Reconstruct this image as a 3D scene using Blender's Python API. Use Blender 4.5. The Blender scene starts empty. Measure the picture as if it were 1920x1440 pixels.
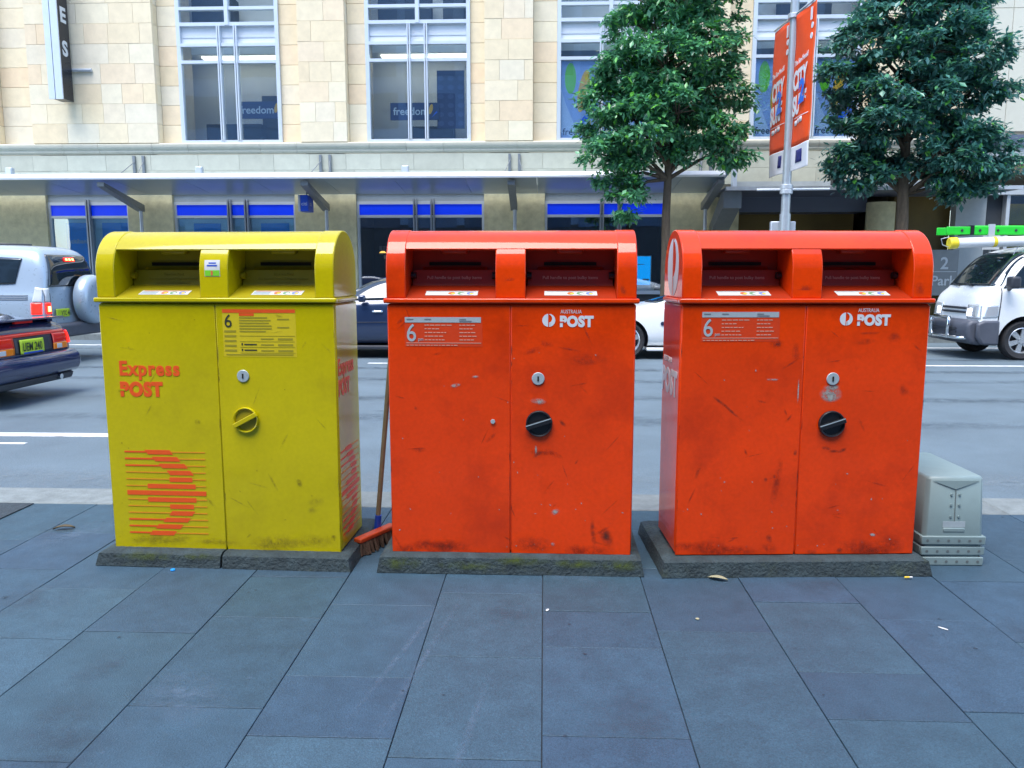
import bpy, bmesh, math, random
import numpy as np
from mathutils import Vector, Matrix
from mathutils.bvhtree import BVHTree
R = math.radians
PI = math.pi
scene = bpy.context.scene
col = scene.collection

# ------------------------------------------------------------------ camera, sky, sun, exposure
cam_data = bpy.data.cameras.new('camera')
cam_data.lens = 36 * 1500 / 1920
cam_data.sensor_width = 36
cam_data.clip_start = 0.05
cam_data.clip_end = 2000
cam = bpy.data.objects.new('camera', cam_data)
cam.location = (0, 0, 1.38)
cam.rotation_euler = (R(82), 0, R(2.3))
col.objects.link(cam)
scene.camera = cam

SUN_ELEV = 67
SUN_FROM = 205          # compass bearing the light comes from, clockwise from +Y
world = bpy.data.worlds.new('World')
scene.world = world
world.use_nodes = True
wn = world.node_tree.nodes
sky = wn.new('ShaderNodeTexSky')
sky.sky_type = 'NISHITA'
sky.sun_disc = False
sky.sun_elevation = R(SUN_ELEV)
sky.sun_rotation = R(SUN_FROM)
sky.air_density = 1.0
sky.dust_density = 0.8
sky.ozone_density = 1.6
wn['Background'].inputs[1].default_value = 0.15
world.node_tree.links.new(sky.outputs[0], wn['Background'].inputs[0])

sun_data = bpy.data.lights.new('sun', 'SUN')
sun_data.energy = 1.5
sun_data.angle = R(42)
sun_data.color = (1.0, 0.97, 0.92)
sun = bpy.data.objects.new('sun', sun_data)
az = R(SUN_FROM)
dirv = Vector((-math.sin(az) * math.cos(R(SUN_ELEV)), -math.cos(az) * math.cos(R(SUN_ELEV)), -math.sin(R(SUN_ELEV))))
sun.rotation_euler = dirv.to_track_quat('-Z', 'Y').to_euler()
sun.location = (-6, -12, 30)
col.objects.link(sun)

scene.view_settings.view_transform = 'Standard'
scene.view_settings.look = 'None'
scene.view_settings.gamma = 1
scene.view_settings.use_curve_mapping = False
scene.view_settings.exposure = 1.75
scene.cycles.transparent_max_bounces = 32

# ------------------------------------------------------------------ materials
MATS = {}
def nmat(name):
    m = bpy.data.materials.new(name)
    m.use_nodes = True
    nt = m.node_tree
    return m, nt, nt.nodes, nt.links, nt.nodes['Principled BSDF']

def mat(name, colr, rough=0.5, metal=0.0, var=0.0, scale=6.0, col2=None, bump=0.0, bscale=80.0, coat=0.0,
        objvar=0.0, ramp=None, stain=None, sscale=3.0, spos=0.62, emit=None, emis=0.0, spec=0.5, detail=6, stretch=None, grain=0.0, gscale=260.0):
    """Procedural material: noise colour variation, per-object tint, optional stains, bump."""
    if name in MATS: return MATS[name]
    m, nt, N, Lk, B = nmat(name)
    B.inputs['Roughness'].default_value = rough
    B.inputs['Metallic'].default_value = metal
    B.inputs['Specular IOR Level'].default_value = spec
    B.inputs['Coat Weight'].default_value = coat
    B.inputs['Coat Roughness'].default_value = 0.06
    c = (*colr, 1)
    tc = N.new('ShaderNodeTexCoord')
    vec = tc.outputs['Object']
    oi = N.new('ShaderNodeObjectInfo')
    add = N.new('ShaderNodeVectorMath'); add.operation = 'ADD'
    mulr = N.new('ShaderNodeMath'); mulr.operation = 'MULTIPLY'; mulr.inputs[1].default_value = 37.0
    Lk.new(oi.outputs['Random'], mulr.inputs[0])
    Lk.new(vec, add.inputs[0]); Lk.new(mulr.outputs[0], add.inputs[1])
    v = add.outputs[0]
    if stretch:
        mp = N.new('ShaderNodeMapping'); mp.inputs['Scale'].default_value = stretch
        Lk.new(v, mp.inputs['Vector']); v = mp.outputs[0]
    cur = None
    if ramp:
        cr = N.new('ShaderNodeValToRGB')
        e = cr.color_ramp.elements
        cr.color_ramp.interpolation = 'LINEAR'
        while len(e) < len(ramp): e.new(0.5)
        for i, cc in enumerate(ramp):
            e[i].position = i / max(1, len(ramp) - 1); e[i].color = (*cc, 1)
        Lk.new(oi.outputs['Random'], cr.inputs[0]); cur = cr.outputs[0]
    else:
        rgb = N.new('ShaderNodeRGB'); rgb.outputs[0].default_value = c; cur = rgb.outputs[0]
    if objvar:
        hsv = N.new('ShaderNodeHueSaturation')
        mr = N.new('ShaderNodeMapRange'); mr.inputs[3].default_value = 1 - objvar; mr.inputs[4].default_value = 1 + objvar
        Lk.new(oi.outputs['Random'], mr.inputs[0]); Lk.new(mr.outputs[0], hsv.inputs['Value']); Lk.new(cur, hsv.inputs['Color'])
        cur = hsv.outputs[0]
    if var or col2:
        nz = N.new('ShaderNodeTexNoise'); nz.inputs['Scale'].default_value = scale; nz.inputs['Detail'].default_value = detail
        nz.inputs['Roughness'].default_value = 0.62
        Lk.new(v, nz.inputs['Vector'])
        if col2:
            mx = N.new('ShaderNodeMix'); mx.data_type = 'RGBA'
            mr = N.new('ShaderNodeMapRange'); mr.inputs[1].default_value = 0.35; mr.inputs[2].default_value = 0.65
            Lk.new(nz.outputs[0], mr.inputs[0]); Lk.new(mr.outputs[0], mx.inputs[0])
            Lk.new(cur, mx.inputs[6]); mx.inputs[7].default_value = (*col2, 1)
            cur = mx.outputs[2]
        if var:
            hsv = N.new('ShaderNodeHueSaturation')
            mr = N.new('ShaderNodeMapRange'); mr.inputs[1].default_value = 0.3; mr.inputs[2].default_value = 0.7
            mr.inputs[3].default_value = 1 - var; mr.inputs[4].default_value = 1 + var
            Lk.new(nz.outputs[0], mr.inputs[0]); Lk.new(mr.outputs[0], hsv.inputs['Value']); Lk.new(cur, hsv.inputs['Color'])
            cur = hsv.outputs[0]
    if grain:
        nz = N.new('ShaderNodeTexNoise'); nz.inputs['Scale'].default_value = gscale; nz.inputs['Detail'].default_value = 3
        Lk.new(v, nz.inputs['Vector'])
        hsv = N.new('ShaderNodeHueSaturation')
        mr = N.new('ShaderNodeMapRange'); mr.inputs[1].default_value = 0.3; mr.inputs[2].default_value = 0.7; mr.inputs[3].default_value = 1 - grain; mr.inputs[4].default_value = 1 + grain
        Lk.new(nz.outputs[0], mr.inputs[0]); Lk.new(mr.outputs[0], hsv.inputs['Value']); Lk.new(cur, hsv.inputs['Color'])
        cur = hsv.outputs[0]
    if stain:
        nz = N.new('ShaderNodeTexNoise'); nz.inputs['Scale'].default_value = sscale; nz.inputs['Detail'].default_value = 9
        nz.inputs['Roughness'].default_value = 0.7
        Lk.new(v, nz.inputs['Vector'])
        mr = N.new('ShaderNodeMapRange'); mr.inputs[1].default_value = spos; mr.inputs[2].default_value = spos + 0.16
        mr.inputs[4].default_value = 0.75
        Lk.new(nz.outputs[0], mr.inputs[0])
        mx = N.new('ShaderNodeMix'); mx.data_type = 'RGBA'
        Lk.new(mr.outputs[0], mx.inputs[0]); Lk.new(cur, mx.inputs[6]); mx.inputs[7].default_value = (*stain, 1)
        cur = mx.outputs[2]
    Lk.new(cur, B.inputs['Base Color'])
    if rough > 0.15:
        nz = N.new('ShaderNodeTexNoise'); nz.inputs['Scale'].default_value = scale * 2.3
        Lk.new(v, nz.inputs['Vector'])
        mr = N.new('ShaderNodeMapRange'); mr.inputs[3].default_value = max(0.02, rough - 0.08); mr.inputs[4].default_value = min(1, rough + 0.08)
        Lk.new(nz.outputs[0], mr.inputs[0]); Lk.new(mr.outputs[0], B.inputs['Roughness'])
    if bump:
        nz = N.new('ShaderNodeTexNoise'); nz.inputs['Scale'].default_value = bscale; nz.inputs['Detail'].default_value = 5
        Lk.new(v, nz.inputs['Vector'])
        bp = N.new('ShaderNodeBump'); bp.inputs['Strength'].default_value = bump; bp.inputs['Distance'].default_value = 0.01
        Lk.new(nz.outputs[0], bp.inputs['Height']); Lk.new(bp.outputs[0], B.inputs['Normal'])
    if emit:
        B.inputs['Emission Color'].default_value = (*emit, 1); B.inputs['Emission Strength'].default_value = emis
    MATS[name] = m
    return m

def glass(name, tint, refl=0.14, rough=0.0, ior=1.5):
    """Thin window glass: tinted see-through plus a Fresnel mirror layer."""
    m, nt, N, Lk, B = nmat(name)
    N.remove(B)
    tr = N.new('ShaderNodeBsdfTransparent'); tr.inputs[0].default_value = (*tint, 1)
    gl = N.new('ShaderNodeBsdfGlossy'); gl.inputs['Roughness'].default_value = rough; gl.inputs[0].default_value = (0.95, 0.97, 1, 1)
    lw = N.new('ShaderNodeLayerWeight'); lw.inputs[0].default_value = 0.5
    fr = N.new('ShaderNodeMath'); fr.operation = 'POWER'; fr.inputs[1].default_value = 4.0
    Lk.new(lw.outputs['Facing'], fr.inputs[0])
    ad = N.new('ShaderNodeMath'); ad.operation = 'ADD'; ad.use_clamp = True; ad.inputs[1].default_value = refl
    nz = N.new('ShaderNodeTexNoise'); nz.inputs['Scale'].default_value = 0.9; nz.inputs['Detail'].default_value = 1
    tc = N.new('ShaderNodeTexCoord'); Lk.new(tc.outputs['Object'], nz.inputs['Vector'])
    bp = N.new('ShaderNodeBump'); bp.inputs['Strength'].default_value = 0.12; bp.inputs['Distance'].default_value = 0.02
    Lk.new(nz.outputs[0], bp.inputs['Height']); Lk.new(bp.outputs[0], gl.inputs['Normal'])
    mx = N.new('ShaderNodeMixShader')
    Lk.new(fr.outputs[0], ad.inputs[0]); Lk.new(ad.outputs[0], mx.inputs[0])
    Lk.new(tr.outputs[0], mx.inputs[1]); Lk.new(gl.outputs[0], mx.inputs[2])
    Lk.new(mx.outputs[0], N['Material Output'].inputs[0])
    MATS[name] = m
    return m

def smear(name, colr, strength=0.9, scale=9.0, rough=0.6):
    """Soft-edged grime: opaque in the middle of its UV square, broken up by noise."""
    m, nt, N, Lk, B = nmat(name)
    B.inputs['Base Color'].default_value = (*colr, 1); B.inputs['Roughness'].default_value = rough
    uv = N.new('ShaderNodeTexCoord')
    sub = N.new('ShaderNodeVectorMath'); sub.operation = 'SUBTRACT'; sub.inputs[1].default_value = (0.5, 0.5, 0)
    Lk.new(uv.outputs['UV'], sub.inputs[0])
    ln = N.new('ShaderNodeVectorMath'); ln.operation = 'LENGTH'; Lk.new(sub.outputs[0], ln.inputs[0])
    mr = N.new('ShaderNodeMapRange'); mr.inputs[1].default_value = 0.5; mr.inputs[2].default_value = 0.05
    Lk.new(ln.outputs[1], mr.inputs[0])
    oi = N.new('ShaderNodeObjectInfo')
    ad = N.new('ShaderNodeVectorMath'); ad.operation = 'ADD'
    ml = N.new('ShaderNodeMath'); ml.operation = 'MULTIPLY'; ml.inputs[1].default_value = 50
    Lk.new(oi.outputs['Random'], ml.inputs[0]); Lk.new(uv.outputs['Object'], ad.inputs[0]); Lk.new(ml.outputs[0], ad.inputs[1])
    nz = N.new('ShaderNodeTexNoise'); nz.inputs['Scale'].default_value = scale * 4; nz.inputs['Detail'].default_value = 8; nz.inputs['Roughness'].default_value = 0.7
    Lk.new(ad.outputs[0], nz.inputs['Vector'])
    mr2 = N.new('ShaderNodeMapRange'); mr2.inputs[1].default_value = 0.36; mr2.inputs[2].default_value = 0.62
    Lk.new(nz.outputs[0], mr2.inputs[0])
    mu = N.new('ShaderNodeMath'); mu.operation = 'MULTIPLY'; Lk.new(mr.outputs[0], mu.inputs[0]); Lk.new(mr2.outputs[0], mu.inputs[1])
    mu2 = N.new('ShaderNodeMath'); mu2.operation = 'MULTIPLY'; mu2.use_clamp = True; mu2.inputs[1].default_value = strength; Lk.new(mu.outputs[0], mu2.inputs[0])
    Lk.new(mu2.outputs[0], B.inputs['Alpha'])
    MATS[name] = m
    return m

def leafmat(name, cols, island=True):
    m, nt, N, Lk, B = nmat(name)
    g = N.new('ShaderNodeNewGeometry'); cr = N.new('ShaderNodeValToRGB'); e = cr.color_ramp.elements
    while len(e) < len(cols): e.new(0.5)
    for i, (p, c) in enumerate(cols):
        e[i].position = p; e[i].color = (*c, 1)
    Lk.new(g.outputs['Random Per Island'], cr.inputs[0]); Lk.new(cr.outputs[0], B.inputs['Base Color'])
    B.inputs['Roughness'].default_value = 0.33; B.inputs['Specular IOR Level'].default_value = 0.8
    tr = N.new('ShaderNodeBsdfTranslucent'); Lk.new(cr.outputs[0], tr.inputs[0])
    mx = N.new('ShaderNodeMixShader'); mx.inputs[0].default_value = 0.30
    Lk.new(B.outputs[0], mx.inputs[1]); Lk.new(tr.outputs[0], mx.inputs[2]); Lk.new(mx.outputs[0], N['Material Output'].inputs[0])
    MATS[name] = m
    return m

# colours of the things themselves
mat('bluestone', (.12, .135, .16), .58, ramp=[(.026, .055, .084), (.034, .074, .108), (.032, .066, .104), (.029, .066, .092), (.043, .088, .122)], var=.16, scale=9, grain=.30, gscale=190, bump=.35, bscale=220, stain=(.028, .052, .078), sscale=2.6, spos=.58)
mat('joint', (.045, .05, .06), .9, var=.2, scale=30)
mat('kerbstone', (.17, .19, .185), .8, objvar=.10, var=.2, scale=12, bump=.5, bscale=60, stain=(.16, .15, .14), sscale=4)
mat('asphalt', (.112, .152, .178), .68, grain=.25, gscale=90, var=.16, scale=1.1, bump=.6, bscale=160, stain=(.088, .122, .148), sscale=.7, spos=.55, detail=12)
mat('roadpaint', (.72, .72, .70), .6, var=.12, scale=20, stain=(.30, .30, .31), sscale=7, spos=.50)
mat('farpave', (.13, .135, .14), .75, var=.15, scale=3)
mat('earth', (.10, .10, .10), .9)
mat('concrete', (.027, .043, .048), .85, var=.35, scale=16, bump=1.0, bscale=70, stain=(.055, .07, .03), sscale=5, spos=.55, objvar=.08)
mat('yellowpaint', (.49, .41, .0006), .42, var=.09, scale=2.2, coat=.8, spec=.05, grain=.04, gscale=60, stain=(.38, .31, .003), sscale=1.9, spos=.53, bump=.02, bscale=8)
mat('redpaint', (.72, .046, .0002), .42, var=.10, scale=2.2, coat=.8, spec=.05, grain=.05, gscale=60, stain=(.46, .026, .0006), sscale=1.9, spos=.50, bump=.02, bscale=8)
mat('redshaded', (.32, .020, .0004), .45, var=.06, scale=5)  # box red darkened: mouth shade and some dirt put into the colour
mat('yellowshaded', (.32, .265, .001), .45, var=.06, scale=5)  # box yellow darkened, recess shade put into the colour
mat('decalorange', (.78, .09, .008), .45, var=.06, scale=40)
mat('decalorangethin', (.72, .26, .006), .5, var=.06, scale=40)
mat('decalwhite', (.62, .66, .68), .4, var=.05, scale=40)
mat('decalgrey', (.36, .42, .44), .45, var=.06, scale=60)
mat('stickerred', (.62, .045, .004), .42, var=.05, scale=30)
mat('stickeryellow', (.60, .47, .01), .42, var=.05, scale=30)
mat('inkolive', (.30, .25, .01), .6)
mat('inkdark', (.03, .035, .02), .5)
mat('inkpink', (.62, .30, .22), .5)
mat('stickerwhite', (.62, .63, .61), .42, var=.08, scale=50)
mat('dotred', (.70, .16, .05), .5); mat('dotgreen', (.16, .32, .16), .5); mat('dotblue', (.18, .25, .55), .5); mat('dotyel', (.75, .55, .08), .5)
mat('blackplastic', (.012, .013, .016), .35, var=.1, scale=20)
mat('darkslot', (.004, .004, .004), .9)
mat('locksteel', (.42, .50, .52), .42, metal=.3, var=.08, scale=40)
mat('baresteel', (.30, .33, .32), .6, metal=.2, var=.2, scale=40)
smear('scuffred', (.30, .022, .003), .62)
smear('scuffyellow', (.34, .27, .01), .55)
smear('scuffblack', (.05, .022, .014), .85, 7)
smear('chipgrey', (.34, .35, .32), 1.6, 12)
smear('pavestain', (.06, .075, .10), .35, 3)
smear('pavepale', (.13, .19, .26), .45, 5)
smear('tyretrack', (.055, .078, .10), .55, 1.5)
smear('roadpale', (.20, .24, .26), .5, 2)
smear('gum', (.025, .04, .055), 1.5, 3)
smear('moss', (.09, .12, .02), 1.1, 6, .9)
mat('tubplastic', (.20, .27, .27), .42, var=.06, scale=8, stain=(.12, .17, .175), sscale=6, objvar=.05)
mat('tubhole', (.12, .14, .14), .6)
mat('broompole', (.22, .19, .11), .5, var=.15, scale=30)
mat('broomhead', (.50, .06, .010), .5, var=.1, scale=30)
mat('bristle', (.07, .04, .025), .9, var=.3, scale=120)
mat('rubber', (.02, .02, .022), .75, var=.2, scale=20)
mat('alloy', (.62, .64, .66), .28, metal=.8)
mat('silverpaint', (.36, .45, .54), .30, metal=.2, coat=.6)
mat('navypaint', (.008, .018, .075), .22, metal=.1, coat=1.0)
mat('bluepaint', (.018, .035, .085), .22, metal=.2, coat=1.0)
mat('whitepaint', (.78, .80, .80), .25, coat=.7, var=.02)
mat('darktrim', (.030, .034, .045), .5, var=.1)
mat('bumpergrey', (.07, .078, .10), .5, var=.1)
mat('carglass', (.012, .020, .026), .04, spec=.9, coat=.6)
mat('chrome', (.75, .77, .8), .12, metal=1)
mat('tailred', (.68, .02, .006), .14, coat=.6)
mat('tailamber', (.85, .22, .008), .14, coat=.6)
mat('tailclear', (.55, .58, .60), .12, coat=.6)
mat('brakelit', (.9, .03, .02), .2, emit=(1, .02, .01), emis=.5)
mat('brakespot', (1, .6, .3), .2, emit=(1, .7, .15), emis=1.6)
mat('plategreen', (.45, .62, .03), .4, var=.05)
mat('plateink', (.02, .04, .02), .5)
mat('headlamp', (.72, .76, .80), .08, metal=.55, coat=1.0)
mat('headlit', (.9, .92, 1), .1, emit=(1, .97, 1), emis=.8)
mat('laddergreen', (.02, .55, .035), .4, var=.08)
mat('pipewhite', (.75, .76, .76), .35, var=.03)
mat('capyellow', (.80, .62, .03), .4)
mat('stone', (.66, .56, .40), .75, ramp=[(.74, .60, .39), (.78, .67, .46), (.77, .64, .42), (.74, .66, .50), (.79, .70, .50), (.78, .61, .40), (.75, .66, .49)], var=.07, scale=4, bump=.2, bscale=30)
mat('stoneback', (.66, .56, .40), .85, var=.1)
mat('stonegrey', (.50, .50, .40), .8, objvar=.07, var=.08, scale=4, bump=.25, bscale=25)
mat('cornice', (.56, .53, .42), .75, objvar=.05, var=.07, scale=4)
mat('rubblestone', (.60, .56, .35), .85, var=.16, scale=5, bump=.7, bscale=16)
mat('greywall', (.42, .46, .46), .8, var=.1, scale=2)
mat('frame', (.60, .66, .72), .4, metal=.25, var=.03)
mat('spandrel', (.66, .70, .73), .45, var=.03)
mat('mullion', (.34, .38, .42), .4, metal=.4)
mat('shopblueglow', (.004, .045, .85), .35, var=.05, scale=2, emit=(.0, .04, 1.0), emis=.08)  # faint added glow keeps the blue bands vivid under the dim awning
mat('posterblue', (.01, .34, .86), .4, var=.04)
mat('interior', (.78, .80, .76), .8, var=.08, scale=.8)
mat('interiordark', (.05, .06, .07), .8, var=.2, scale=.8)
mat('frostedfilm', (.62, .82, .86), .5, var=.04)
mat('goldwall', (.13, .085, .012), .6, var=.25, scale=.9)
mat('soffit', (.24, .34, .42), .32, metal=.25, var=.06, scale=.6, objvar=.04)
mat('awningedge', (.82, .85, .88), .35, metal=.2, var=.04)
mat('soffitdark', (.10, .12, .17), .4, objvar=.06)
mat('steelgrey', (.24, .26, .27), .45, metal=.4, var=.06)
mat('steelpale', (.52, .56, .60), .38, metal=.3, var=.05)
mat('signblack', (.012, .016, .024), .3)
mat('signblue', (.012, .07, .50), .35)
mat('graphicblue', (.34, .46, .74), .35, var=.05, scale=2)
mat('graphicpale', (.55, .66, .85), .4)
mat('graphicgreen', (.20, .62, .03), .4); mat('graphicorange', (.88, .48, .03), .4); mat('graphicdeep', (.01, .14, .80), .4)
mat('posternavy', (.03, .05, .13), .4)
mat('motifblue', (.06, .09, .20), .5)
mat('bannerorange', (.92, .075, .004), .6, var=.04, scale=4)
mat('bannerwhite', (.74, .74, .78), .6)
mat('bannerblue', (.02, .16, .72), .5)
mat('bannernavy', (.01, .015, .16), .5)
mat('pole', (.42, .46, .49), .4, metal=.4, var=.06)
mat('bark', (.10, .075, .05), .9, var=.35, scale=18, bump=.8, bscale=40, stretch=(1, 1, .25))
mat('panelcream', (.60, .58, .47), .7, objvar=.03, var=.04, scale=2)
mat('officewall', (.17, .27, .42), .7, var=.1, scale=.5)
mat('coverdark', (.030, .042, .050), .85, var=.3, scale=30, bump=.8, bscale=60)
mat('showroomlight', (.9, .88, .8), .5, emit=(1, .93, .78), emis=1.5)
mat('lampwarm', (.9, .5, .15), .4, emit=(1, .45, .08), emis=1.0)
mat('officebase', (.05, .06, .07), .7)
mat('officeglass', (.06, .12, .22), .3, coat=.2, objvar=.5)
mat('screenblue', (.01, .20, .60), .3, emit=(.0, .40, 1.0), emis=.35)
mat('litter', (.60, .60, .58), .6); mat('litteryellow', (.80, .55, .05), .6); mat('litterblue', (.01, .30, .80), .4); mat('drylf', (.10, .07, .03), .8, var=.3, scale=40); mat('drypale', (.36, .33, .20), .8)
mat('yellowlit', (.45, .28, .01), .5, var=.3, scale=1.4)
glass('windowglass', (.84, .91, .95), .17)
glass('shopglass', (.78, .88, .93), .14)
leafmat('leaf', [(0, (.04, .15, .09)), (.3, (.075, .26, .14)), (.65, (.12, .37, .19)), (.88, (.16, .48, .17)), (1, (.20, .62, .05))])
leafmat('leafblue', [(0, (.03, .12, .11)), (.4, (.06, .20, .175)), (.8, (.10, .30, .245)), (.95, (.12, .40, .15)), (1, (.16, .58, .05))])

# ------------------------------------------------------------------ mesh helpers
class MB:
    def __init__(s): s.v = []; s.f = []; s.mi = []; s.cur = 0; s.uv = None
    def m(s, i): s.cur = i; return s
    def add(s, vs, fs):
        o = len(s.v); s.v += [tuple(p) for p in vs]
        for f in fs: s.f.append([o + i for i in f]); s.mi.append(s.cur)
        return s
    def box(s, x0, x1, y0, y1, z0, z1):
        return s.add([(x0,y0,z0),(x1,y0,z0),(x1,y1,z0),(x0,y1,z0),(x0,y0,z1),(x1,y0,z1),(x1,y1,z1),(x0,y1,z1)],
                     [(3,2,1,0),(4,5,6,7),(0,1,5,4),(1,2,6,5),(2,3,7,6),(3,0,4,7)])
    def cbox(s, x0, x1, y0, y1, z0, z1, c, face='-y'):
        """box with a chamfered rim on one face"""
        if face == '-y':
            return s.add([(x0,y1,z0),(x1,y1,z0),(x1,y1,z1),(x0,y1,z1),(x0,y0+c,z0),(x1,y0+c,z0),(x1,y0+c,z1),(x0,y0+c,z1),(x0+c,y0,z0+c),(x1-c,y0,z0+c),(x1-c,y0,z1-c),(x0+c,y0,z1-c)],
                [(0,3,2,1),(0,1,5,4),(1,2,6,5),(2,3,7,6),(3,0,4,7),(4,5,9,8),(5,6,10,9),(6,7,11,10),(7,4,8,11),(8,9,10,11)])
        return s.add([(x0,y0,z0),(x1,y0,z0),(x1,y1,z0),(x0,y1,z0),(x0,y0,z1-c),(x1,y0,z1-c),(x1,y1,z1-c),(x0,y1,z1-c),(x0+c,y0+c,z1),(x1-c,y0+c,z1),(x1-c,y1-c,z1),(x0+c,y1-c,z1)],
            [(3,2,1,0),(0,1,5,4),(1,2,6,5),(2,3,7,6),(3,0,4,7),(4,5,9,8),(5,6,10,9),(6,7,11,10),(7,4,8,11),(8,9,10,11)])
    def prism(s, poly, axis, a, b):
        n = len(poly)
        def P(p, t):
            return (t, p[0], p[1]) if axis == 'x' else ((p[0], t, p[1]) if axis == 'y' else (p[0], p[1], t))
        return s.add([P(p, a) for p in poly] + [P(p, b) for p in poly],
                     [list(range(n))[::-1], list(range(n, 2 * n))] + [(i, (i + 1) % n, n + (i + 1) % n, n + i) for i in range(n)])
    def cyl(s, p0, p1, r0, r1=None, n=16, caps=True):
        r1 = r0 if r1 is None else r1
        p0, p1 = Vector(p0), Vector(p1); d = (p1 - p0).normalized()
        a = d.orthogonal().normalized(); b = d.cross(a)
        vs = [p0 + (a * math.cos(2*PI*i/n) + b * math.sin(2*PI*i/n)) * r0 for i in range(n)]
        vs += [p1 + (a * math.cos(2*PI*i/n) + b * math.sin(2*PI*i/n)) * r1 for i in range(n)]
        fs = [(i, (i+1) % n, n + (i+1) % n, n + i) for i in range(n)]
        if caps: fs += [list(range(n))[::-1], list(range(n, 2*n))]
        return s.add(vs, fs)
    def tube(s, pts, rs, n=8):
        pts = [Vector(p) for p in pts]
        if not hasattr(rs, '__len__'): rs = [rs] * len(pts)
        vs = []; ref = None
        for i, p in enumerate(pts):
            d = (pts[min(i+1, len(pts)-1)] - pts[max(i-1, 0)]).normalized()
            if ref is None: ref = d.orthogonal()
            a = (ref - d * ref.dot(d)).normalized(); ref = a; b = d.cross(a)
            vs += [p + (a * math.cos(2*PI*k/n) + b * math.sin(2*PI*k/n)) * rs[i] for k in range(n)]
        fs = []
        for i in range(len(pts) - 1):
            for k in range(n): fs.append((i*n+k, i*n+(k+1) % n, (i+1)*n+(k+1) % n, (i+1)*n+k))
        fs += [list(range(n))[::-1], list(range((len(pts)-1)*n, len(pts)*n))]
        return s.add(vs, fs)
    def lathe(s, prof, c, axis='y', n=28):
        """prof: (radius, along) closed loop or open chain"""
        vs = []
        for (r, t) in prof:
            for k in range(n):
                a = 2*PI*k/n; x = r*math.cos(a); z = r*math.sin(a)
                vs.append((c[0]+x, c[1]+t, c[2]+z) if axis == 'y' else ((c[0]+t, c[1]+x, c[2]+z) if axis == 'x' else (c[0]+x, c[1]+z, c[2]+t)))
        fs = []
        for i in range(len(prof)-1):
            for k in range(n): fs.append((i*n+k, i*n+(k+1) % n, (i+1)*n+(k+1) % n, (i+1)*n+k))
        return s.add(vs, fs)
    def build(s, name, mats, parent=None, smooth=False, bevel=0, seg=2, loc=None, rot=None, norm=True):
        me = bpy.data.meshes.new(name)
        me.from_pydata(s.v, [], s.f)
        for mm in (mats if isinstance(mats, (list, tuple)) else [mats]): me.materials.append(MATS[mm])
        me.polygons.foreach_set('material_index', s.mi)
        if norm:
            bm = bmesh.new(); bm.from_mesh(me); bmesh.ops.recalc_face_normals(bm, faces=bm.faces); bm.to_mesh(me); bm.free()
        if smooth is True: me.polygons.foreach_set('use_smooth', [True] * len(me.polygons))
        elif smooth: me.polygons.foreach_set('use_smooth', [True] * len(me.polygons)); me.set_sharp_from_angle(angle=R(smooth))
        o = bpy.data.objects.new(name, me); col.objects.link(o)
        if parent: o.parent = parent
        if loc: o.location = loc
        if rot: o.rotation_euler = rot
        if bevel:
            b = o.modifiers.new('bevel', 'BEVEL'); b.width = bevel; b.segments = seg; b.limit_method = 'ANGLE'; b.angle_limit = R(40)
            b.harden_normals = False
            me.polygons.foreach_set('use_smooth', [True] * len(me.polygons)); me.set_sharp_from_angle(angle=R(50))
        return o

def tag(o, label, cat=None, group=None, kind=None):
    if label: o['label'] = label
    if cat: o['category'] = cat
    if group: o['group'] = group
    if kind: o['kind'] = kind
    return o
def thing(name, label, cat, loc=(0, 0, 0), rz=0, group=None):
    o = bpy.data.objects.new(name, None); o.empty_display_size = .2
    col.objects.link(o); o.location = loc; o.rotation_euler = (0, 0, rz)
    return tag(o, label, cat, group)

_tc = {}
def text(name, s, size, loc, rot, m, parent=None, bold=0.0, align='LEFT', sx=1.0, shear=0.0, depth=.0006, space=1.0):
    key = (s, size, bold, align, shear, depth, space, m)
    if key not in _tc:
        cu = bpy.data.curves.new(name, 'FONT'); cu.body = s; cu.size = size; cu.align_x = align; cu.offset = bold; cu.shear = shear
        cu.extrude = depth; cu.space_character = space; cu.resolution_u = 4
        t = bpy.data.objects.new(name, cu); col.objects.link(t)
        dg = bpy.context.evaluated_depsgraph_get()
        me = bpy.data.meshes.new_from_object(t.evaluated_get(dg)); me.name = name
        bpy.data.objects.remove(t); bpy.data.curves.remove(cu)
        me.materials.clear(); me.materials.append(MATS[m]); _tc[key] = me
    o = bpy.data.objects.new(name, _tc[key]); col.objects.link(o)
    o.location = loc; o.rotation_euler = rot; o.scale = (sx, 1, 1)
    if parent: o.parent = parent
    return o
FRONT = (PI/2, 0, 0); RIGHT = (PI/2, 0, PI/2); LEFT = (PI/2, 0, -PI/2)

def decal_quad(name, m, parent, cx, cz, w, h, ang=0, y=-.0012, face='front'):
    """small flat mark on a vertical face, with its own UV square"""
    me = bpy.data.meshes.new(name)
    c, s = math.cos(ang), math.sin(ang)
    pts = []
    for (a, b) in ((-w/2, -h/2), (w/2, -h/2), (w/2, h/2), (-w/2, h/2)):
        pts.append((cx + a*c - b*s, y, cz + a*s + b*c) if face == 'front' else (cx + a*c - b*s, cz + a*s + b*c, y))
    me.from_pydata(pts, [], [(0, 1, 2, 3)])
    uv = me.uv_layers.new(name='UVMap')
    for i, q in enumerate(((0, 0), (1, 0), (1, 1), (0, 1))): uv.data[i].uv = q
    me.materials.append(MATS[m])
    o = bpy.data.objects.new(name, me); col.objects.link(o)
    if parent: o.parent = parent
    return o
def fquad(mb, x0, x1, z0, z1, y, sl=0.0, t=.0008):
    """thin plate on the front face (normal -y); sl slants both ends"""
    return mb.prism([(x0 - sl, z0), (x1 - sl, z0), (x1 + sl, z1), (x0 + sl, z1)], 'y', y, y + t)

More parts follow.
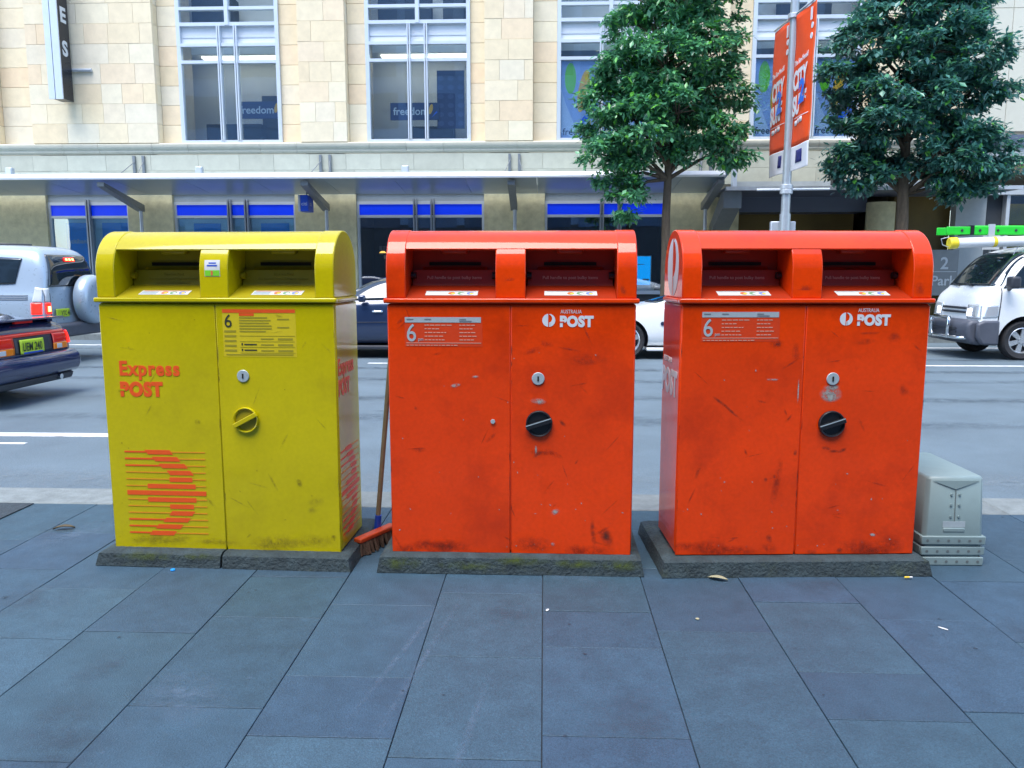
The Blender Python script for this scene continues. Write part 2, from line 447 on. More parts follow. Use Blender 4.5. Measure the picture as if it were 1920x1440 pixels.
# ------------------------------------------------------------------ ground, road, pavements
rnd = random.Random(7)
KERB_IN, KERB_OUT, ROADZ = 4.55, 4.90, -0.12
FK_IN, FK_OUT = 17.30, 17.65      # far kerb
tag(MB().add([(-400,-400,-.16),(400,-400,-.16),(400,400,-.16),(-400,400,-.16)], [(0,1,2,3)]).build('ground', 'earth'), None, kind='structure')
road = tag(MB().box(-90, 90, KERB_OUT - .05, FK_IN + .05, -.158, ROADZ).build('road', 'asphalt'), None, kind='structure')
def lane(x0, x1, y, w, nm='lane_line'):
    MB().box(x0, x1, y - w/2, y + w/2, ROADZ + .0005, ROADZ + .005).build(nm, 'roadpaint', road)
lane(-40, -3.1, 7.10, .15); lane(5.4, 40, 13.02, .11); lane(-40, 40, 16.1, .12)
lane(-5.3, -4.55, 6.72, .05); lane(-4.62, -4.5, 8.62, .12); lane(-2.9, -2.35, 13.02, .11)
# near pavement: joint bed plus individual bluestone slabs
pave = tag(MB().box(-90, 90, -14, KERB_IN, -.155, -.010).build('pavement', 'joint'), None, kind='structure')
MB().box(-90, -4.9, -14, KERB_IN - .004, -.0095, 0).build('paving_field', 'bluestone', pave)
MB().box(4.9, 90, -14, KERB_IN - .004, -.0095, 0).build('paving_field', 'bluestone', pave)
MB().box(-4.896, 4.896, -14, .60, -.0095, 0).build('paving_field', 'bluestone', pave)
known = {0: [2.235, 2.81, 3.13, 3.92], 1: [2.0, 2.96, 3.62, 4.2], 2: [1.75, 2.36, 2.66, 3.256, 4.0], 3: [2.42, 3.10, 4.1], 4: [2.25, 2.92, 3.52, 4.25],
         -1: [2.72, 3.3, 4.05], -2: [2.20, 2.56, 3.16, 3.9], -3: [2.35, 3.02, 3.45], -4: [2.05, 2.87, 3.6], -5: [2.8, 3.28, 4.1], -6: [2.3, 3.5, 4.02]}
W = .4444
def paver(x0, x1, y0, y1):
    z = rnd.uniform(-.0012, .0012); g = .0017
    MB().cbox(x0 + g, x1 - g, y0 + g, y1 - g, -.0095, z, .0016, 'z').build('paver', 'bluestone', pave)
for k in range(-11, 11):
    js = list(known.get(k, []))
    if not js:
        y = .6 + rnd.uniform(.3, .8)
        while y < KERB_IN - .3: js.append(y); y += rnd.uniform(.5, .85)
    else:
        y = js[0] - rnd.uniform(.5, .8)
        while y > .85: js.insert(0, y); y -= rnd.uniform(.5, .8)
    ys = [.602] + js + [KERB_IN - .004]
    for a, b in zip(ys[:-1], ys[1:]): paver(k*W, (k+1)*W, a, b)
def kerb(nm, y0, y1, z1, xs):
    root = tag(MB().box(-90, 90, y0 + .01, y1 - .01, -.155, z1 - .012).build(nm, 'joint'), None, kind='structure')
    x = xs
    while x < -xs:
        w = rnd.uniform(1.0, 1.5)
        MB().cbox(x + .003, x + w - .003, y0 + .002, y1, -.155, z1 + rnd.uniform(-.002, .002), .012, 'z').build('kerb_stone', 'kerbstone', root)
        x += w
kerb('kerb', KERB_IN, KERB_OUT, 0, -9)
kerb('far_kerb', FK_IN, FK_OUT, 0.02, -22)
tag(MB().box(-90, 90, FK_OUT + .002, 60, -.155, .02).build('far_pavement', 'farpave'), None, kind='structure')
for i in range(26):
    decal_quad('paving_stain', 'pavestain' if i % 3 else 'pavepale', pave, rnd.uniform(-3, 3), rnd.uniform(1.8, 4.4), rnd.uniform(.12, .7), rnd.uniform(.1, .5), rnd.uniform(0, 3), .0022, 'ground')
for (x0, y0, x1, y1) in ((-.33, 3.35, -.52, 2.05), (-.40, 3.3, -.62, 2.2), (-.18, 2.6, -.26, 1.9)):
    L = math.hypot(x1-x0, y1-y0)
    decal_quad('drag_scratch', 'pavepale', pave, (x0+x1)/2, (y0+y1)/2, L, .035, math.atan2(y1-y0, x1-x0), .0025, 'ground')

for i in range(60):
    decal_quad('gum_spot', 'gum' if i % 4 else 'pavepale', pave, rnd.uniform(-3.2, 3.2), rnd.uniform(1.7, 4.5), *([rnd.uniform(.012, .03)]*2), 0, .0028, 'ground')
for (y, w_) in ((8.0, .5), (9.5, .5), (11.0, .45), (12.3, .45), (13.9, .4), (15.4, .4), (5.6, .7)):
    for k in range(6):
        decal_quad('tyre_track', 'tyretrack' if y != 5.6 else 'roadpale', road, -15 + k*6 + rnd.uniform(-1, 1), y + rnd.uniform(-.15, .15), rnd.uniform(7, 11), w_, rnd.uniform(-.01, .01), ROADZ + .0055 + .0003*k, 'ground')
for i in range(40):
    decal_quad('oil_stain' if i % 2 else 'pale_speck', 'tyretrack' if i % 2 else 'roadpale', road, rnd.uniform(-7, 8), rnd.uniform(5.2, 13), rnd.uniform(.05, .5), rnd.uniform(.02, .12), rnd.uniform(-.3, .3), ROADZ + .0085 + i*.0001, 'ground')
# ------------------------------------------------------------------ sandstone building across the street
YF, YW = 22.15, 22.5      # pier face, window plane
bld = thing('sandstone_building', 'cream sandstone block building with tall framed windows above a metal awning', 'building', (0, 22.5, 0))
def bb(name, m, x0, x1, y0, y1, z0, z1, parent=None, bevel=0):
    o = MB().box(x0, x1, y0 - 22.5, y1 - 22.5, z0, z1).build(name, m, parent or bld, bevel=bevel); return o
Z0, ZT = 4.86, 14.0
WIN = [(-10.0, -7.2), (-4.85, -2.02), (.31, 3.14), (5.46, 8.29)]
XL, XR = -24.0, 10.9
ZB = 10.05     # stone blocks are built up to here, backing wall above
# backing walls (deep mass behind windows)
edges = [XL] + [e for w in WIN for e in w] + [XR]
for i in range(0, len(edges), 2):
    bb('wall', 'stoneback', edges[i] + .001, edges[i+1] - .001, YW + .105, 23.3, 4.2, ZT)
bb('parapet', 'stone', XL, XR, YF, 23.3, ZT, ZT + .8)
# piers: proud of the window plane, faced with blocks
PIERS = [(XL, -15.05, 'far'), (-14.05, -10.55, ''), (-6.62, -5.35, ''), (-1.62, -.33, ''), (3.52, 4.80, ''), (8.68, XR, '')]
def course(x0, x1, yf, yb, row, z, h, lens, nm='stone_block', m='stone', ret=False):
    x = x0; first = True
    off = rnd.uniform(.3, .7)
    while x < x1 - .01:
        w = rnd.choice(lens) * rnd.uniform(.9, 1.1)
        if first and row % 2: w *= .55
        first = False
        if x + w > x1 - .22: w = x1 - x
        d = rnd.uniform(0, .006)
        MB().cbox(x + .0025, x + w - .0025, yf - d - 22.5, yb - 22.5, z + .0025, z + h - .0025, .003).build(nm, m, bld)
        x += w
rows = int((ZB - Z0) / .495)
H = (ZB - Z0) / rows
for (x0, x1, q) in PIERS:
    bb('pier_core', 'stoneback', x0 + .1, x1 - .1, YF + .1, YW + .15, 4.3, ZT)
    for r in range(rows):
        xs = max(x0, -17.5)
        course(xs, x1, YF, YF + .11, r, Z0 + r*H, H, [.62, .78, .95] if x1 - xs > 2 else [.55, .7, .85])
    # return faces of the pier, one block per course
    for r in range(rows):
        for xe, sg in ((x0, 1), (x1, -1)):
            if -17 < xe < 10.5:
                a, b = sorted((xe + .004*sg, xe + .1*sg))
                bb('return_block', 'stone', a + .001, b, YF + .112, YW + .12, Z0 + r*H + .004, Z0 + (r+1)*H - .004)
    bb('pier_upper', 'stone', x0 + .02, x1 - .02, YF + .02, YF + .12, ZB + .004, ZT)
# recessed strips between pier and window frame
STR = [(-15.05, -14.05), (-10.55, -10.0), (-7.2, -6.62), (-5.35, -4.85), (-2.02, -1.62), (-.33, .31), (3.14, 3.52), (4.80, 5.46), (8.29, 8.68)]
for (x0, x1) in STR:
    for r in range(rows):
        MB().cbox(x0 + .002, x1 - .002, YW - .03 - 22.5, YW + .12 - 22.5, Z0 + r*H + .004, Z0 + (r+1)*H - .004, .004).build('jamb_block', 'stone', bld)
    bb('jamb_upper', 'stone', x0, x1, YW - .03, YW + .12, ZB + .004, ZT)
# cornice: moulded stones
prof = [(0, 0), (0, .30), (-.42, .30), (-.47, .27), (-.47, .20), (-.44, .15), (-.40, .13), (-.40, .07), (-.34, 0)]
x = -18.0
while x < XR - .05:
    w = min(rnd.choice([1.0, 1.25, 1.5, 2.0]), XR - x)
    if XR - x - w < .4: w = XR - x
    MB().prism([(YW - 22.5 + a + .1, 4.555 + b) for a, b in prof], 'x', x + .004, x + w - .004).build('cornice_stone', 'cornice', bld, smooth=35)
    x += w
bb('cornice_core', 'stoneback', XL, XR - .01, YF + .1, YW + .1, 4.3, 4.80)
# fascia courses under the cornice
for r in range(2):
    course(-17.5, XR, YF + .06, YF + .2, r, 3.70 + r*.425, .425, [.95, 1.25, 1.05], 'fascia_block', 'stonegrey')
bb('fascia_core', 'stoneback', XL, XR - .01, YF + .2, YW + .1, 3.52, 4.55)
# windows
def framed(name, x0, x1, z0, z1, y, mats, parent=None):
    return
def window(i, x0, x1):
    cx = (x0 + x1) / 2
    fr = MB()
    def fb(a, b, z0, z1, y0=YW - .12, y1=YW + .02): fr.box(a, b, y0 - 22.5, y1 - 22.5, z0, z1)
    zt = 11.0
    fb(x0, x0 + .10, Z0, zt); fb(x1 - .10, x1, Z0, zt)
    fb(x0 + .1, x1 - .1, Z0, Z0 + .10)
    zs = [7.03, 7.50, 7.90, 8.42, 8.75]      # transom, spandrel bottom, spandrel top, transom, upper
    g = .045
    fb(x0 + .1, x1 - .1, 6.98, 7.06); fb(x0 + .1, x1 - .1, 7.42, 7.50); fb(x0 + .1, x1 - .1, 7.95, 8.04); fb(x0 + .1, x1 - .1, 8.36, 8.44); fb(x0 + .1, x1 - .1, 10.4, 10.5)
    root = fr.build('window', 'frame', bld)
    mu = MB()
    for c in (cx - .24, cx + .22):
        mu.box(c - .045, c - .012, YW - .16 - 22.5, YW - 22.5, Z0 + .1, 7.95); mu.box(c + .012, c + .045, YW - .16 - 22.5, YW - 22.5, Z0 + .1, 7.95)
    mu.box(cx - .05, cx + .05, YW - .15 - 22.5, YW - 22.5, 7.96, 10.9)
    mu.build('mullion', 'frame', root)
    for a, b in ((x0 + .1, cx - .285), (cx - .195, cx + .175), (cx + .265, x1 - .1)):
        MB().box(a, b, YW - .02 - 22.5, YW + .02 - 22.5, 7.50, 7.95).build('spandrel_panel', 'spandrel', root)
        MB().box(a, b, YW - .035 - 22.5, YW - .021 - 22.5, 7.66, 7.70).build('spandrel_rail', 'frame', root)
        for z0, z1 in ((Z0 + .1, 6.98), (7.06, 7.42)):
            MB().box(a, b, YW - .045 - 22.5, YW - .039 - 22.5, z0, z1).build('pane', 'windowglass', root)
    for a, b in ((x0 + .1, cx - .05), (cx + .05, x1 - .1)):
        for z0, z1 in ((8.04, 8.36), (8.44, 10.4)):
            MB().box(a, b, YW - .045 - 22.5, YW - .039 - 22.5, z0, z1).build('pane', 'windowglass', root)
    return root
wins = [window(i, *w) for i, w in enumerate(WIN)]
# rooms behind the upper windows
bb('room_floor', 'interiordark', XL, XR, 23.31, 27, 4.5, 4.8); bb('room_ceiling', 'interior', XL, XR, 23.31, 27, 7.45, 7.95); bb('room_back', 'interior', XL, XR, 24.4, 24.6, 4.8, 13)
bb('room_ceiling', 'interiordark', XL, XR, 23.31, 27, 11.0, 11.3)
bb('building_roof', 'stonegrey', XL, XR, 22.9, 40, 13.7, 13.95)
bb('rear_wall', 'stoneback', XL, XR, 39.5, 40, 0, 13.7); bb('end_wall', 'stone', XL - .3, XL, 22.3, 40, 0, 14); bb('end_wall', 'stoneback', XR - .25, XR - .001, 23.31, 39.5, 0, 13.7)
for (x0_, x1_) in WIN[:2]:
    bb('ceiling_light', 'showroomlight', x0_ + .2, x1_ - .2, 23.5, 23.8, 7.40, 7.449)
    bb('ceiling_light', 'showroomlight', x0_ + .2, x1_ - .2, 23.5, 23.8, 10.95, 10.999)
for (x, y, z, w, h, d) in ((-3.3, 25.2, 4.8, 1.3, .75, .6), (-9.0, 24.9, 4.8, 1.6, .8, .7), (-8.1, 25.5, 4.8, .5, 1.7, .5), (-9.5, 25.0, 8.0, 1.2, 1.1, .5), (-4.0, 25, 8.0, 1.5, 1.2, .5), (-2.6, 25, 8.0, .6, 1.6, .5), (7.2, 25, 8, 1.4, 1.2, .5)):
    bb('display_furniture', 'interiordark', x - w/2, x + w/2, y - 1.3, y - 1.3 + min(d, .45), z + .005, z + h)
# ground floor piers and shopfronts
SHOPS = [(-13.95, -11.62), (-10.35, -6.9), (-5.2, -1.66), (0.0, 3.4)]
ge = [XL] + [e for s in SHOPS for e in s] + [5.25]
for i in range(0, len(ge), 2):
    bb('ground_pier', 'rubblestone', ge[i], ge[i+1], YW - .18, YW + .3, .02, 3.519)
for i, (x0, x1) in enumerate(SHOPS):
    bb('marble_lintel', 'greywall', x0 + .001, x1 - .001, YW - .06, YW + .2, 3.30, 3.518)
    bb('stall_riser', 'interiordark', x0 + .001, x1 - .001, YW - .05, YW + .2, .02, .80)
    fr = MB()
    def fb(a, b, z0, z1, y0=YW - .09, y1=YW + .03): fr.box(a, b, y0 - 22.5, y1 - 22.5, z0, z1)
    fb(x0 + .002, x0 + .07, .80, 3.30); fb(x1 - .07, x1 - .002, .80, 3.30); fb(x0 + .07, x1 - .07, 3.22, 3.30); fb(x0 + .07, x1 - .07, 2.86, 2.93); fb(x0 - .0, x1 + .0, .76, .86, YW - .16)
    sf = fr.build('shopfront', 'frame', bld)
    cx = (x0 + x1) / 2
    ms = (cx,) if i == 0 else (cx - .14, cx + .34)
    mu = MB()
    for c in ms:
        mu.box(c - .055, c - .018, YW - .17 - 22.5, YW - .0905 - 22.5, .86, 3.36); mu.box(c + .018, c + .055, YW - .17 - 22.5, YW - .0905 - 22.5, .86, 3.36)
        mu.box(c - .055, c + .055, YW - .0895 - 22.5, YW + .03 - 22.5, .87, 2.855)
    mu.build('mullion', 'mullion', sf)
    cuts = [x0 + .07] + [v for c in ms for v in (c - .056, c + .056)] + [x1 - .07]
    for a, b in zip(cuts[0::2], cuts[1::2]):
        MB().box(a, b, YW - .05 - 22.5, YW - .02 - 22.5, 2.93, 3.22).build('blue_band_panel', 'shopblueglow', sf)
        MB().box(a, b, YW - .03 - 22.5, YW - .024 - 22.5, .86, 2.86).build('pane', 'shopglass', sf)
        if i < 2: MB().box(a, b, YW + .045 - 22.5, YW + .05 - 22.5, .87, 2.85).build('frosted_film', 'frostedfilm', sf)
    bb('shop_back', 'interior' if i < 2 else 'interiordark', x0, x1, *((23.7, 23.8) if i < 2 else (24.6, 24.8)), .02, 3.5)
    bb('shop_floor', 'interiordark', x0, x1, 22.8, 24.6, .021, .08)
    bb('shop_side', 'interiordark', x0 - .05, x0, 22.81, 24.6, .02, 3.5); bb('shop_side', 'interiordark', x1, x1 + .05, 22.81, 24.6, .02, 3.5)
    bb('shop_ceiling', 'interior', x0, x1, 22.81, 24.6, 3.4, 3.5)
for (nm, m_, x0_, x1_, y0_, y1_, z0_, z1_) in (('shop_counter', 'greywall', -4.2, -2.4, 23.6, 24.0, .08, 1.1), ('wall_panel', 'greywall', -5.0, -4.55, 24.4, 24.59, 1.9, 2.15), ('wall_panel', 'posterblue', -4.3, -3.5, 24.5, 24.59, 1.3, 2.3), ('display_board', 'stickerwhite', -4.75, -4.6, 23.8, 23.85, 1.75, 1.86),
        ('display_board', 'stickerwhite', -4.72, -4.58, 23.3, 23.36, .9, 1.15), ('shop_shelf', 'greywall', .3, 1.6, 24.2, 24.59, .08, 1.6), ('wall_panel', 'frostedfilm', 1.9, 2.5, 24.5, 24.59, 1.9, 2.6), ('shop_counter', 'interior', 2.2, 3.2, 23.7, 24.1, .08, 1.05), ('ceiling_beam', 'greywall', -5.19, -1.67, 23.6, 23.8, 3.05, 3.39), ('ceiling_beam', 'greywall', .01, 3.39, 23.6, 23.8, 3.05, 3.39)):
    bb(nm, m_, x0_, x1_, y0_, y1_, z0_, z1_)
for (x_, z_) in ((-4.72, 1.92), (-3.2, 2.3), (-2.2, 2.3), (1.2, 2.35)):
    MB().cyl((x_, 1.0, z_), (x_, 1.0, z_ + .05), .11, .05, n=14).build('pendant_lamp', 'lampwarm', bld); MB().cyl((x_, 1.0, z_ + .05), (x_, 1.0, 3.4), .008, n=6).build('lamp_cord', 'darktrim', bld)
# bank posters behind the first two shopfronts
def poster(nm, label, x0, x1, z0, z1, m, y=22.53, words=None, wm='decalwhite', size=.2):
    p = tag(MB().box(-(x1-x0)/2, (x1-x0)/2, 0, .012, 0, z1 - z0).build(nm, m, loc=((x0+x1)/2, y, z0)), label, 'poster')
    if words: text('lettering', words, size, (-(x1-x0)/2 + .12, -.004, (z1 - z0) * .62), FRONT, wm, p, bold=.003)
    return p
poster('window_poster', 'light blue citibank poster in the shop window behind the silver off-road wagon', -13.55, -12.86, 1.25, 2.74, 'posterblue', words='citibank', size=.17)
poster('window_poster', 'light blue citibank poster cut off by the yellow post box hood', -12.50, -11.72, 1.25, 2.74, 'posterblue', words='citibank', size=.17)
poster('window_poster', 'small sky blue poster in shop window above the yellow box, nearer the downpipe', -9.86, -9.1, 1.9, 2.72, 'posterblue')
poster('window_poster', 'small sky blue poster in shop window above the yellow box, next to the hanging sign', -7.95, -7.15, 1.9, 2.72, 'posterblue')
# wide dim lobby on the right of the shops
bb('lobby_back', 'goldwall', 5.25, 8.68, 23.3, 23.5, .02, 3.3)
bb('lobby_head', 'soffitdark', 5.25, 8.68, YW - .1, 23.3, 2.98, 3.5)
o = MB(); o.cyl((8.95, -.35, .02), (8.95, -.35, 3.2), .36, n=28).build('round_column', 'rubblestone', bld, smooth=40)
bb('ground_pier', 'goldwall', 9.4, 10.895, YW - .1, YW + .3, .02, 3.5)
# awning
aw = MB().prism([(20.0 - 22.5, 3.655), (20.08 - 22.5, 3.655), (20.16 - 22.5, 3.80), (20.09 - 22.5, 3.80), (19.99 - 22.5, 3.70)], 'x', -18, 4.35).build('awning', 'awningedge', bld)
x = -18.0
while x < 4.3:
    w = min(1.78, 4.35 - x)
    MB().add([(x+.006, -2.415, 3.675), (x+w-.006, -2.415, 3.675), (x+w-.006, -.36, 3.47), (x+.006, -.36, 3.47), (x+.006, -2.415, 3.735), (x+w-.006, -2.415, 3.735), (x+w-.006, -.36, 3.56), (x+.006, -.36, 3.56)],
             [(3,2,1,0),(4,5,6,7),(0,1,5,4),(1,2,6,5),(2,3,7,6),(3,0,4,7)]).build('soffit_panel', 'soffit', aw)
    x += w
MB().add([(4.352, -2.5, 3.66), (4.352, -.3, 3.4), (4.352, -.3, 3.70), (4.352, -2.5, 3.78), (4.40, -2.5, 3.66), (4.40, -.3, 3.4), (4.40, -.3, 3.70), (4.40, -2.5, 3.78)],
         [(0,1,2,3),(7,6,5,4),(0,4,5,1),(1,5,6,2),(2,6,7,3),(3,7,4,0)]).build('awning_end', 'soffit', aw)
for c in (-11.15, -5.98, -.83, 4.28):
    m = MB()
    for dx in (-.10, .10):
        pass
    m.prism([(-2.35, 3.60), (-2.35, 3.50), (-.40, 3.02), (-.33, 3.02), (-.33, 3.20)], 'x', c - .09, c + .09)
    m.build('awning_bracket', 'steelgrey', aw)
    MB().cyl((c + .02, -.42, .05), (c + .02, -.42, 3.05), .05, n=10).build('downpipe', 'steelpale', aw, smooth=40)
    m = MB()
    for dx in (-.16, .10): m.box(c + dx, c + dx + .07, -.36, -.30, 3.70, 4.52)
    m.tube([(c - .11, -.36, 4.35), (c - .3, -1.2, 3.78)], .012, 6); m.tube([(c + .14, -.36, 4.35), (c + .3, -1.2, 3.78)], .012, 6)
    m.build('awning_hanger', 'steelgrey', aw)
# lower canopy over the lobby
lc = MB().box(4.45, 11.6, 20.35 - 22.5, 20.43 - 22.5, 3.36, 3.45).build('lower_canopy', 'steelpale', bld)
x = 4.45
while x < 11.5:
    w = min(1.4, 11.6 - x)
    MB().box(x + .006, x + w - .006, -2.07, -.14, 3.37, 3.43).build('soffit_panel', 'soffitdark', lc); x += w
bb('canopy_upstand', 'greywall', 5.0, 10.85, 21.75, 21.85, 3.44, 3.72)
bb('canopy_gutter', 'frame', 4.9, 5.0, 21.6, 21.85, 3.44, 4.2)
MB().prism([(20.6-22.5, 3.36), (20.6-22.5, 2.95), (20.75-22.5, 2.95), (22.3-22.5, 2.3), (22.3-22.5, 2.6), (20.9-22.5, 3.36)], 'x', 4.46, 4.9).build('canopy_bracket', 'steelgrey', bld)

# things fixed to the building
for i, (xx, lab) in enumerate(((-14.15, 'small white floodlight on the awning under the black blade sign'), (-9.05, 'small white floodlight on the awning below the window with blue reflections'), (-3.62, 'small white floodlight on the awning below the window showing the navy freedom sign'))):
    f = thing('floodlight', lab, 'floodlight', (xx, 21.2, 3.74), 0, 'floodlights on the awning')
    MB().cyl((0, 0, 0), (0, 0, .12), .03, n=10).build('stem', 'steelgrey', f)
    MB().box(-.09, .09, -.07, .07, .10, .36).build('lamp_housing', 'steelpale', f, bevel=.02)
    MB().box(-.07, .07, -.078, -.071, .13, .33).build('lamp_lens', 'tailclear', f)
bs = thing('blade_sign', 'tall black blade sign with stacked white letters projecting from the cream wall', 'sign', (-12.90, 21.5, 5.92))
MB().box(-.17, .15, .02, .52, 0, 4.5).build('sign_box', 'signblack', bs, bevel=.01)
MB().box(-.20, -.04, -.02, .019, -.02, 4.5).build('edge_channel', 'frame', bs); MB().box(-.02, .17, -.02, .019, -.02, 4.5).build('edge_channel', 'frame', bs)
for z, ch in ((1.14, 'S'), (1.99, 'E'), (2.84, 'L')):
    text('letter', ch, .52, (.152, .27, z), RIGHT, 'decalwhite', bs, bold=.02, align='CENTER', depth=.004)
MB().cyl((-.45, .60, .85), (.65, .60, .85), .045, n=10).build('mounting_bar', 'steelpale', bs, smooth=40)
hs = thing('hanging_sign', 'small square blue citibank box sign hanging under the awning', 'sign', (-6.20, 21.1, 2.92))
MB().box(-.16, -.11, -.25, .25, 0, .42).build('sign_frame', 'steelpale', hs); MB().box(-.108, .10, -.25, .25, 0, .42).build('sign_box', 'signblue', hs, bevel=.02)
MB().cyl((0, 0, .42), (0, 0, .66), .02, n=8).build('hanger_rod', 'steelgrey', hs)
text('lettering', 'citi', .16, (.103, -.02, .15), RIGHT, 'decalwhite', hs, align='CENTER')
text('lettering', 'citi', .13, (0, -.252, .15), FRONT, 'decalwhite', hs, align='CENTER')
# freedom sign boards inside the upper rooms
def fsign(x, y, z, w, h, lab, sx=1.0):
    r = thing('shop_sign', lab, 'sign', (x, y, z))
    MB().box(-w/2, w/2, 0, .05, 0, h).build('sign_board', 'posternavy', r)
    text('lettering', 'freedom', h*.62, (-w*.44, -.004, h*.30), FRONT, 'decalwhite', r, bold=.004, sx=sx)
    m = MB(); n = 14
    m.add([(w*.33 + .055*math.cos(2*PI*k/n) + .03*math.sin(2*PI*k/n), -.003, h*.62 + h*.30*math.sin(2*PI*k/n)) for k in range(n)], [list(range(n))]).build('petal', 'graphicorange', r, norm=False)
    MB().add([(w*.34, -.0035, h*.12), (w*.44, -.0035, h*.5), (w*.47, -.0035, h*.45)], [(0, 1, 2)]).build('petal', 'graphicdeep', r, norm=False)
fsign(-3.62, 22.9, 5.55, 1.36, .46, 'navy freedom sign with white letters in the window beside the patterned hanging')
fsign(-7.95, 22.9, 5.62, 1.36, .46, 'navy freedom sign seen in the window nearest the blade sign')
ph = tag(MB().box(-.38, .38, 0, .03, 0, 1.55).build('patterned_hanging', 'posternavy', loc=(-2.62, 22.95, 5.32)), 'dark navy patterned hanging beside the freedom sign', 'wall hanging')
for i in range(18):
    MB().prism([( -.28 + .28*(i % 3) + .09*math.cos(a*PI/4) , .14 + .24*(i // 3) + .07*math.sin(a*PI/4)) for a in range(8)], 'y', -.006, -.001).build('motif', 'motifblue', ph)
# big window graphics of coloured petals
def graphic(x0, x1, lab, txt):
    g = thing('window_graphic', lab, 'poster', ((x0 + x1)/2, 22.475, 4.97))
    w = (x1 - x0)/2
    MB().box(-w, w, 0, .004, 0, 2.0).build('backing_film', 'graphicblue', g)
    MB().prism([(-w, .15), (-w*.4, .02), (.0, .02), (-w*.75, .9), (-w, 1.3)], 'y', -.0012, -.0002).build('swirl', 'graphicpale', g)
    def petal(cx, cz, rx, rz, sl, m, y): 
        n = 24
        MB().prism([(cx + rx*math.cos(2*PI*k/n) + sl*math.sin(2*PI*k/n), cz + rz*math.sin(2*PI*k/n)) for k in range(n)], 'y', y, y + .001).build('petal', m, g)
    petal(-w + .25, 1.55, .15, .40, 0, 'graphicgreen', -.0032); petal(-w + .60, 1.22, .14, .55, .09, 'graphicorange', -.0042)
    MB().prism([(-w + .40, .28), (-w + .95, .98), (-w + 1.02, .62)], 'y', -.0052, -.0042).build('petal', 'graphicdeep', g)
    if txt: text('lettering', 'freedom', .25, (-w + .05, -.006, .08), FRONT, 'posternavy', g, bold=.002)
graphic(.42, 1.43, 'blue window film with green and orange petals left of the first street tree', True)
graphic(1.55, 1.86, 'narrow blue window film hidden by the crown of the trunk-leaning street tree', False)
graphic(2.0, 3.03, 'blue petal window film behind the densest part of the first tree', True)
graphic(5.57, 6.58, 'blue petal window film directly behind the orange banners', True)
graphic(7.16, 8.18, 'blue petal window film between the banner and the darker tree', True)
# shop things
sc = thing('advertising_screen', 'bright blue upright advertising screen in the shop window', 'screen', (2.75, 22.9, .85))
MB().box(-.26, .26, 0, .08, 0, .98).build('screen_casing', 'whitepaint', sc, bevel=.01); MB().box(-.23, .23, -.006, -.001, .16, .95).build('screen', 'screenblue', sc)
MB().box(.02, .2, -.009, -.0065, .28, .33).build('screen_text_line', 'decalwhite', sc); MB().box(-.18, .06, -.009, -.0065, .72, .74).build('screen_text_line', 'decalwhite', sc)
pk = thing('street_number_sign', 'grey metal sign plate reading 2 Park on the yellowish wall', 'sign', (10.6, 21.9, 1.0))
MB().box(-.36, .36, 0, .05, -.25, .95).build('sign_plate', 'steelgrey', pk); text('lettering', '2', .44, (0, -.004, .45), FRONT, 'decalwhite', pk, bold=.008, align='CENTER'); text('lettering', 'Park', .36, (0, -.004, .02), FRONT, 'decalwhite', pk, bold=.006, align='CENTER')
MB().box(-.32, .32, -.006, -.001, .37, .385).build('rule', 'decalwhite', pk); MB().cyl((0, .05, -.9), (0, .05, -.2), .05, n=10).build('post', 'steelgrey', pk)
sp = thing('wall_speaker', 'small black box speaker mounted above the lower canopy', 'speaker', (7.3, 20.9, 3.45))
MB().box(-.11, .11, -.1, .1, .08, .40).build('cabinet', 'blackplastic', sp, bevel=.02); MB().cyl((0, 0, 0), (0, 0, .09), .03, n=8).build('stem', 'steelgrey', sp)

# ------------------------------------------------------------------ pale panelled building to the right
pb = thing('panelled_building', 'pale cream building clad in large square stone panels beside the sandstone building', 'building', (10.9, 22.1, 0))
MB().box(.01, 22, .07, 14, 4.9, 16).build('wall', 'stoneback', pb)
for i in range(12):
    for j in range(8):
        MB().cbox(.02 + i*1.05 + .005, .02 + (i+1)*1.05 - .005, 0, .075, 5.0 + j*1.02 + .005, 5.0 + (j+1)*1.02 - .005, .006).build('stone_panel', 'panelcream', pb)
MB().box(0, 22, -.12, .5, 4.62, 4.90).build('string_course', 'soffitdark', pb)
MB().box(0, 22, -.05, .5, 4.2, 4.619).build('fascia', 'greywall', pb)
MB().box(1.75, 22, -1.9, -1.8, 4.30, 4.42).build('canopy_edge', 'awningedge', pb)
MB().add([(1.75, -1.85, 4.30), (22, -1.85, 4.30), (22, -.06, 4.30), (1.75, -.06, 4.30), (1.75, -1.85, 4.36), (22, -1.85, 4.36), (22, -.06, 4.36), (1.75, -.06, 4.36)], [(3,2,1,0),(4,5,6,7),(0,1,5,4),(1,2,6,5),(2,3,7,6),(3,0,4,7)]).build('canopy_soffit', 'soffit', pb)
for k in range(5): MB().prism([(-1.8, 4.29), (-.3, 3.55), (-.3, 3.68), (-1.6, 4.29)], 'x', 1.95 + k*1.6, 2.05 + k*1.6).build('canopy_strut', 'steelgrey', pb)
MB().box(0, 22, -.14, .3, 3.38, 3.52).build('transom_beam', 'steelpale', pb)
MB().box(0, .78, .0, .3, .02, 3.379).build('metal_panel', 'greywall', pb); MB().box(0, .78, -.02, -.001, 2.42, 2.47).build('panel_joint', 'steelpale', pb); MB().box(.781, 1.25, .12, .4, .02, 3.379).build('dark_recess', 'interiordark', pb)
MB().box(1.251, 1.34, -.08, .2, .02, 3.379).build('shop_mullion', 'steelpale', pb)
for k in range(5): MB().box(3.2 + k*1.9, 3.28 + k*1.9, -.08, .1, .02, 3.379).build('shop_mullion', 'steelpale', pb)
